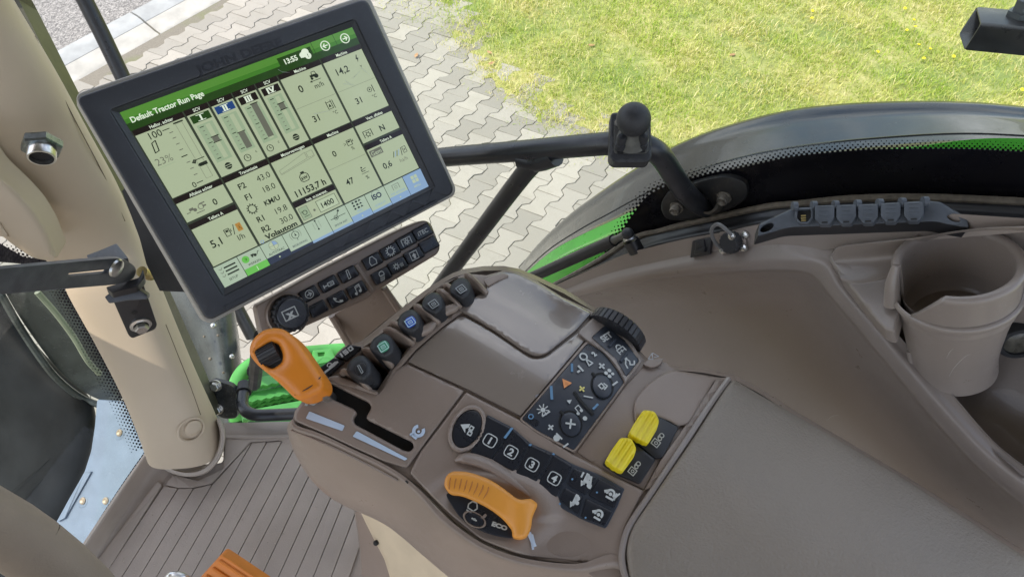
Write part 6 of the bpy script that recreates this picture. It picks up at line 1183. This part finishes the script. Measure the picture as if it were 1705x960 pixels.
b = M(); b.patch([[SP.hit(*p, -.03) for p in tp], [SP.hit(*p, .002) for p in tp], [(SP.hit(*lerp(p, q, .1), .004)) for p, q in zip(tp, bt)], [SP.hit(*lerp(p, q, .45), 0).lerp(PLF.hit(*lerp(p, q, .45), 0), .55) for p, q in zip(tp, bt)], [PLF.hit(*q, .0006) for q in bt], [PLF.hit(*(q[0], q[1] + 4), -.004) for q in bt]], 5, 5)
b.build('ledge_shoulder', BROWN2, sc, ang=80)
# lighter socket at the right edge
kS = surf3((1690, 560, .70), (1720, 560, .70), (1690, 600, .72)); kk_ = thing('round_socket', 'black ringed round socket at the right edge behind the cup holder', 'socket', tuple(kS.hit(1694, 567)))
wl = bpy.data.objects['storage_well']; wb = BVHTree.FromPolygons([v.co + WL['storage_well'] for v in wl.data.vertices], [tuple(p.vertices) for p in wl.data.polygons])
kn_ = (kS.n + R * -.15).normalized(); c = onp(1696, 568, wb); c = c + (CP - c).normalized() * .012; kk_.location = c; WL[kk_.name] = c.copy()
b = M(); b.lathe(c, kn_, [(.0185, -.02), (.0185, .002), (.0175, .004), (.0135, .004), (.0130, .001)], 32); b.build('socket_ring', BLACKS, kk_); b = M(); b.lathe(c, kn_, [(.0132, .0015), (.011, .003), (.0005, .0035)], 28); b.build('socket_cap', mat('smoked_cap', (.09, .085, .07), .25, var=.3, vs=150), kk_)
b = M(); b.lathe(c + U * .002, kn_, [(.0195, -.022), (.0195, -.004)], 32); b.build('seal_ring', mat('pale_green_ring', (.30, .36, .26), .5), kk_)
# power socket strip: sloping housing with six outlets
ssS = Surf(SP.hit(1430, 360, .026), (SP.n * .5 + Vector((0, 0, 1)) * .5).normalized())
ss = thing('power_socket_strip', 'black six outlet power socket strip with five closed caps on the console ledge', 'socket strip', tuple(ssS.hit(1430, 360)))
b = M(); dvd = (Vector((0, 0, -1)) + F * .0).normalized()
top = rc([(1261, 394, 3), (1263, 373, 4), (1318, 347, 6), (1543, 334, 4), (1566, 336, 5), (1612, 363, 5), (1614, 380, 3), (1590, 376, 4), (1556, 369, 10), (1312, 379, 12)], 4)
b.panel(top, ssS, .0135, 2.2, holes=[ell(1277, 379, 12, 5.5, -28, 20), ell(1588, 363.5, 11, 4.5, 20, 20)], dirv=dvd, step=24); b.build('housing', BLACK, ss, label='long black housing with sloped ends')
b = M(); b.panel(rc([(1262, 393, 3), (1264, 374, 4), (1318, 348, 6), (1543, 335, 4), (1566, 337, 5), (1611, 364, 5), (1613, 379, 3), (1590, 375, 4), (1556, 368, 10), (1312, 378, 12)], 4), ssS, .002, 1.5, off=.0012, holes=[ell(1277, 379, 12.5, 6, -28, 20), ell(1588, 363.5, 11.5, 5, 20, 20)], step=24); b.build('top_face', SOCK, ss)
for c_, an in (((1277, 380), -28), ((1588, 363.5), 20)): b = M(); b.panel(ell(*c_, 12, 5.5, an), ssS, .001, 0, off=-.006); b.build('screw_hole', SLOTB, ss)
def octo(cx, cy, w_, h_, k=.34): return [(cx - w_, cy - h_), (cx + w_, cy - h_ - 1), (cx + w_, cy + h_ * .25), (cx + w_ * .5, cy + h_), (cx - w_ * .5, cy + h_), (cx - w_, cy + h_ * .35)]
for i, (cx, cy) in enumerate(((1373, 355), (1409, 354), (1445.5, 353), (1483, 351), (1521.5, 349.5))):
    b = M(); b.panel(rc(octo(cx, cy + 3, 16.5, 15.5), 2), ssS, .010, 1.5, off=.010); o = b.build('outlet_cap', SOCK, ss)
    b = M(); 
    for q in range(4): a = (cx - 9 + (q % 2), cy - 11 + q * 7); c = (cx + 9 - (q % 2) * 2, cy - 11.5 + q * 7); b.tube([ssS.hit(*a, .0102), ssS.hit(*c, .0102)], .00035, 5, 1)
    b.build('cap_moulding', SOCK, o, kind='stuff')
    b = M(); b.panel([(cx - 5, cy + 14), (cx + 5, cy + 13.6), (cx + 5, cy + 16), (cx - 5, cy + 16.4)], ssS, .001, 0, off=.0106); b.build('cap_notch', SLOTB, o)
    b = M(); b.panel(rc(octo(cx, cy + 5, 14.5, 15), 2), ssS, .008, 1, off=.0045); b.build('outlet_body', BLACK, ss)
for cx, cy in ((1323, 343), (1355, 342), (1391, 341), (1428, 340), (1464.5, 338.5), (1502, 337), (1540, 335)):
    b = M(); c = ssS.hit(cx, cy, .006); b.tube([c - R * .0022, c + R * .0022], .0042, 12, 1); b.build('hinge_pin', SOCK, ss)
b = M(); b.panel(rc(octo(1339, 359, 15.5, 13), 2), ssS, .006, 1, off=.007, holes=[rc([(1328, 349), (1350, 348), (1350.5, 361), (1345, 369), (1333, 369.5), (1327, 363)], 2)]); op = b.build('open_outlet', SOCK, ss, label='open outlet without its cap')
b = M(); b.panel(octo(1339, 359, 14, 12), ssS, .001, 0, off=.0028); b.build('outlet_inside', SLOTB, op)
for q in range(3): b = M(); b.panel(rc([(1333.5, 358 + q * 4), (1342, 357.6 + q * 4), (1342, 360 + q * 4), (1333.5, 360.4 + q * 4)], 1), ssS, .001, .4, off=.0042); b.build('contact', BRASS, op)
# small square cover, capped round connector with strap and screws
uS = SP.moved(-.001)
uc = thing('switch_blank', 'small square black cover plate on the ledge left of the round capped connector', 'cover plate', tuple(uS.hit(1166, 412)))
b = M(); b.panel(rc([(1153, 401), (1185, 394), (1182, 423), (1149, 429)], 2), uS, .004, 1.5, off=.003); b.build('cover_frame', BLACK, uc)
b = M(); b.panel(rc([(1158, 402), (1172, 399), (1174, 415), (1158, 418)], 1.5), uS, .003, 1, off=.005); b.build('cover_key', BLACK, uc); b = M(); b.panel(rc([(1157, 415), (1174, 411), (1173, 420), (1156, 424)], 1.5), uS, .004, 1, off=.0065); b.build('cover_latch', BLACK, uc)
rcn = thing('capped_connector', 'round black capped connector with a grey retaining strap left of the socket strip', 'connector', tuple(uS.hit(1221, 400)))
c = uS.hit(1222, 402, .0); xx = uS.n.orthogonal().normalized(); yy = uS.n.cross(xx)
b = M(); b.loft([[c + uS.n * h + (xx * math.cos(t) + yy * math.sin(t)) * (r - (.0006 if (j // 2) % 2 else 0)) for j, t in enumerate([2 * math.pi * j / 64 for j in range(64)])] for h, r in ((0, .0125), (.010, .0120), (.0115, .0108))]); b.build('cap', BLACKS, rcn, ang=25)
b = M(); b.panel(rc([(1197, 386), (1240, 382), (1243, 418), (1200, 424)], 4), uS, .002, 1, off=.0015); b.build('flange', BROWN2, rcn)
b = M(); b.lathe(uS.hit(1219, 393, .011), uS.n, [(.0042, 0), (.0040, .002), (.0005, .0028)], 16); b.build('strap_rivet', STEEL, rcn)
b = M(); b.tube([uS.hit(1203, 415, .001), uS.hit(1192, 405, .006), uS.hit(1185, 390, .012), uS.hit(1187, 378, .016), uS.hit(1198, 374, .018), uS.hit(1219, 391, .012)], .0022, 8, 6, flat=1.0); b.build('strap', mat('grey_strap', (.16, .155, .15), .5), rcn)
for p in ((1204, 416), (1239, 412), (1241, 391)):
    b = M(); b.lathe(uS.hit(*p, .001), uS.n, [(.0045, 0), (.004, .0022), (.0015, .003), (.0012, .0018), (.0002, .0018)], 12); b.build('screw', STEEL, rcn)
# ------------------------------------------------------------------ grab rail with its mounting plate
gr_ = thing('grab_rail', 'bent black tube grab rail with a diagonal brace bolted to the side window', 'grab rail', tuple(at_r(880, 265, .52)))
b = M(); b.tube([at_r(640, 274, .52), at_r(736, 262, .52), at_r(860, 252, .52), at_r(1000, 240, .52), at_r(1052, 238, .525), at_r(1092, 252, .535), at_r(1118, 286, .555), at_r(1138, 316, .575), at_r(1158, 336, .60), at_r(1176, 346, .617)], .0118, 20, 7); b.build('rail_tube', TUBE, gr_, ang=70)
b = M(); b.tube([at_r(900, 262, .518), at_r(872, 290, .516), at_r(800, 385, .51), at_r(735, 472, .50), at_r(655, 582, .49), at_r(600, 660, .48)], .0112, 18, 3); b.build('brace_tube', TUBE, gr_, ang=70)
b = M(); b.tube([at_r(868, 262, .519), at_r(893, 268, .518), at_r(925, 258, .519)], .0125, 14, 3); b.build('weld_joint', TUBE, gr_)
GPS = WS.moved(-.0) 
b = M(); b.panel(rc([(1098, 342, 22), (1112, 318, 26), (1180, 297, 24), (1215, 292, 24), (1246, 305, 22), (1244, 332, 22), (1215, 350, 26), (1150, 368, 26), (1108, 366, 22)], 8), GPS, .008, 3, off=.010, step=14); b.build('mounting_plate', mat('dirty_black_plate', (.018, .018, .018), .45, var=.2, vs=60, dust=.5, dcol=(.14, .12, .08)), gr_)
for p in ((1127, 345), (1206, 328)):
    c = GPS.hit(*p, .0105); b = M(); b.lathe(c, WS.n, [(.0085, 0), (.0085, .0015), (.0065, .002), (.0062, .0085), (.005, .0100)], 20); b.lathe(c, WS.n, [(.005, .0100), (.0030, .0085), (.0004, .0080)], 6); b.build('dusty_bolt', mat('dusty_bolt_metal', (.17, .15, .12), .6, .3, var=.4, vs=200, dust=.6, dcol=(.32, .28, .2)), gr_)
b = M(); b.lathe(at_r(1184, 336, .611), (at_r(1150, 330, .59) - at_r(1184, 338, .615)), [(.0150, -.004), (.0150, .004), (.0125, .006)], 20); b.build('weld_collar', mat('dirt_collar', (.07, .06, .045), .8, var=.4, vs=120), gr_)
# ball mount clamped on the rail
bm = thing('ball_mount', 'black ball mount on a rectangular base clamped to the grab rail', 'ball mount', tuple(at_r(1051, 230, .50)))
BS = Surf(at_r(1050, 235, .498), U * .12 - F * .97 + R * -.03)
b = M(); b.panel(rc([(1017, 188, 6), (1083, 186, 6), (1085, 262, 8), (1079, 270, 6), (1022, 270, 6), (1015, 262, 6)], 6), BS, .020, 3.5, step=14); b.build('base_plate', BLACKS, bm)
b = M(); b.panel(rc([(1022, 198, 6), (1080, 196, 6), (1080, 256, 8), (1022, 256, 6)], 6), BS, .004, 2.5, off=.002); b.build('raised_pad', mat('worn_pad', (.05, .05, .047), .5, var=.3, vs=90, dust=.3), bm)
b = M(); c = BS.hit(1052, 232); bc = BS.hit(1055, 199, .030); b.tube([c, c * .55 + bc * .45, bc], [.016, .0095, .009], 20, 4); b.build('neck', mat('worn_neck', (.10, .10, .09), .5, var=.3, vs=90), bm)
b = M(); b.ball(bc, .0156, 36, 20); b.build('ball', BLACKS, bm, ang=80)
for p in ((1033, 243), (1069, 241)):
    c = BS.hit(*p, .004); b = M(); b.lathe(c, (BS.n + U * .35).normalized(), [(.0052, -.002), (.0052, .004), (.0042, .0045), (.0046, .012), (.0036, .0148), (.0005, .0155)], 18); b.build('stud_nut', BLACKS, bm)
    b = M(); b.panel(rc([(p[0] - 6, p[1] + 3), (p[0] + 6, p[1] + 3), (p[0] + 5, p[1] + 13), (p[0] - 5, p[1] + 13)], 2), BS, .001, 0, off=.0028); b.build('stud_slot', SLOTB, bm)
b = M(); c = BS.hit(1028, 206, .004); b.lathe(c, BS.n, [(.003, 0), (.003, .003), (.0005, .003)], 8); b.build('clamp_screw', STEEL, bm)
# gas strut along the window foot
gs_ = thing('gas_strut', 'black gas strut with a ball joint end lying along the foot of the side window', 'gas strut', tuple(at_r(960, 425, .58)))
b = M(); b.tube([at_r(840, 482, .585), at_r(880, 464, .585), at_r(1022, 400, .585)], .0082, 16, 1); b.build('cylinder', BLACK, gs_)
b = M(); b.tube([at_r(1019, 401, .585), at_r(1030, 396, .585), at_r(1042, 391, .585)], [.0065, .0045, .0060], 12, 3); b.build('end_fitting', mat('fitting_metal', (.12, .12, .11), .4, .5), gs_)
b = M(); b.ball(at_r(1045, 389, .583), .0078, 18, 12); b.build('ball_joint', BLACKS, gs_)
b = M(); b.lathe(at_r(1049, 398, .583), (U * .9 + R * -.3), [(.0085, -.001), (.009, .002), (.007, .004)], 18); b.build('washer', STEEL, gs_)
b = M(); b.tube([at_r(1050, 400, .583), at_r(1060, 418, .58)], .0105, 14, 1); b.build('strut_mount', BLACK, gs_)
b = M(); b.tube([at_r(850, 470, .60), at_r(880, 457, .60), at_r(1018, 393, .60)], .0016, 6, 1); solo(b, 'strut_wire', BLACK, 'thin dark wire running just above the gas strut', 'wire')
# square tube bracket top right
sqd = .60; A_1, B_1, C_1, D_1 = [(1629, 10), (1598, 57), (1608, 86), (1637, 40)]
dirx = (at(1790, 24, .585) - at(1629, 10, .60)).normalized() * .16
pts = [at(*A_1, .615), at(*B_1, .612), at(*C_1, .592), at(*D_1, .585)]; cen = sum(pts, Vector()) / 4
def sring(k, dx): return [cen + (p - cen) * k + dirx * dx for p in pts]
sq = thing('square_tube_bracket', 'black square tube end with a bolt hanging in the top right corner', 'bracket', tuple(cen))
b = M(); 
def rq(P4, r):
    out = []
    for i in range(4):
        p, a, c = P4[i], P4[i - 1], P4[(i + 1) % 4]; da, dc = (a - p).normalized() * r, (c - p).normalized() * r
        for t in (0, .33, .67, 1): out.append((p + da) * (1 - t) ** 2 + p * 2 * t * (1 - t) + (p + dc) * t * t)
    return out
b.loft([rq(sring(.80, .9), .002), rq(sring(.80, .0), .002), rq(sring(.86, -.006), .003), rq(sring(.95, -.006), .003), rq(sring(1, .006), .004), rq(sring(1, .9), .004)], cap=False); b.build('tube', TUBE, sq, ang=40)
b = M(); nrm = (pts[3] - pts[0]).cross(dirx).normalized(); nrm = nrm if nrm.dot(CP - cen) > 0 else -nrm; c = (pts[0] * .6 + pts[3] * .4) + dirx * .20 + nrm * .002
b.lathe(c, nrm, [(.0125, -.002), (.0125, .002), (.0095, .002), (.0095, .011), (.0085, .012), (.0005, .012)], 6); b.build('hex_bolt', DKSTEEL, sq, smooth=False); c2 = c + dirx * .16 ; b = M(); b.lathe(c2, nrm, [(.011, -.001), (.011, .004), (.006, .004), (.006, .014), (.0005, .014)], 20); b.build('stud', DKSTEEL, sq)
# flat steel arm with slot, clamp and bolts on the pillar
aS = surf3((0, 470, .66), (200, 450, .84), (100, 490, .752))
arm = thing('slotted_arm', 'flat grey steel arm with a slot bolted to a bracket on the beige pillar', 'steel arm', tuple(aS.hit(100, 465)))
b = M(); b.panel(rc([(-60, 452, 2), (0, 447, 2), (170, 431), (204, 429, 14), (228, 445, 14), (224, 464, 12), (198, 473, 14), (0, 490, 2), (-60, 495, 2)], 8), aS, .006, 1.5, holes=[rc([(113, 455, 3), (180, 448, 3), (180, 454, 3), (116, 460, 3)], 3)], step=20); b.build('flat_bar', DKSTEEL, arm)
b = M(); b.lathe(aS.hit(193, 446, .0005), aS.n, [(.0115, 0), (.0105, .0025), (.006, .0045), (.0005, .005)], 24); b.build('domed_bolt', STEEL, arm)
kS2 = surf3((190, 500, .90), (250, 500, .93), (225, 560, .97))
b = M(); b.panel(rc([(182, 486, 2), (240, 476, 2), (262, 540, 5), (258, 548, 4), (220, 563, 5), (214, 558, 4)], 5), kS2, .006, 1.5); b.build('angle_plate', BLACK, arm)
c = kS2.hit(234, 540); b = M(); b.lathe(c, kS2.n, [(.0135, 0), (.0135, .002), (.0095, .003)], 24); b.build('flange', STEEL, arm); b = M(); b.lathe(c, kS2.n, [(.0088, .002), (.0088, .009), (.0075, .0105), (.0005, .0105)], 6); b.build('hex_bolt', STEEL, arm, smooth=False)
b = M(); b.lathe(kS2.hit(224, 520, .0005), kS2.n, [(.004, 0), (.0005, .0003)], 12); b.build('plate_hole', SLOTB, arm)
b = M(); kS3 = surf3((150, 425, .86), (210, 410, .88), (200, 440, .86)); b.panel(rc([(144, 425, 2), (168, 416), (194, 405, 3), (214, 430, 2), (190, 434), (150, 436)], 3), kS3, .01, 1.5); b.build('clamp_shim', mat('grey_plastic', (.11, .12, .13), .4, dust=.2), arm)
b = M(); b.panel(rc([(176, 478, 3), (232, 462, 4), (238, 448, 3), (242, 462, 5), (228, 478, 4), (186, 488, 3)], 4), surf3((176, 478, .86), (240, 462, .88), (200, 490, .86)), .012, 2); b.build('clamp_block', BLACK, arm)
b = M(); b.panel(rc([(174, 494, 3), (188, 484, 3), (200, 488), (226, 478), (246, 490, 3), (246, 498, 3), (212, 500), (182, 505, 3)], 3), surf3((176, 490, .875), (240, 485, .885), (200, 500, .88)), .012, 2); b.build('clamp_jaw', mat('dusty_black_clamp', (.04, .043, .05), .4, dust=.5, dcol=(.15, .16, .17)), arm)
b = M(); b.tube([at(236, 452, .90), at(250, 458, .92), at(262, 452, .94)], .007, 14, 3); b.build('passivated_bolt', BRASS, arm)
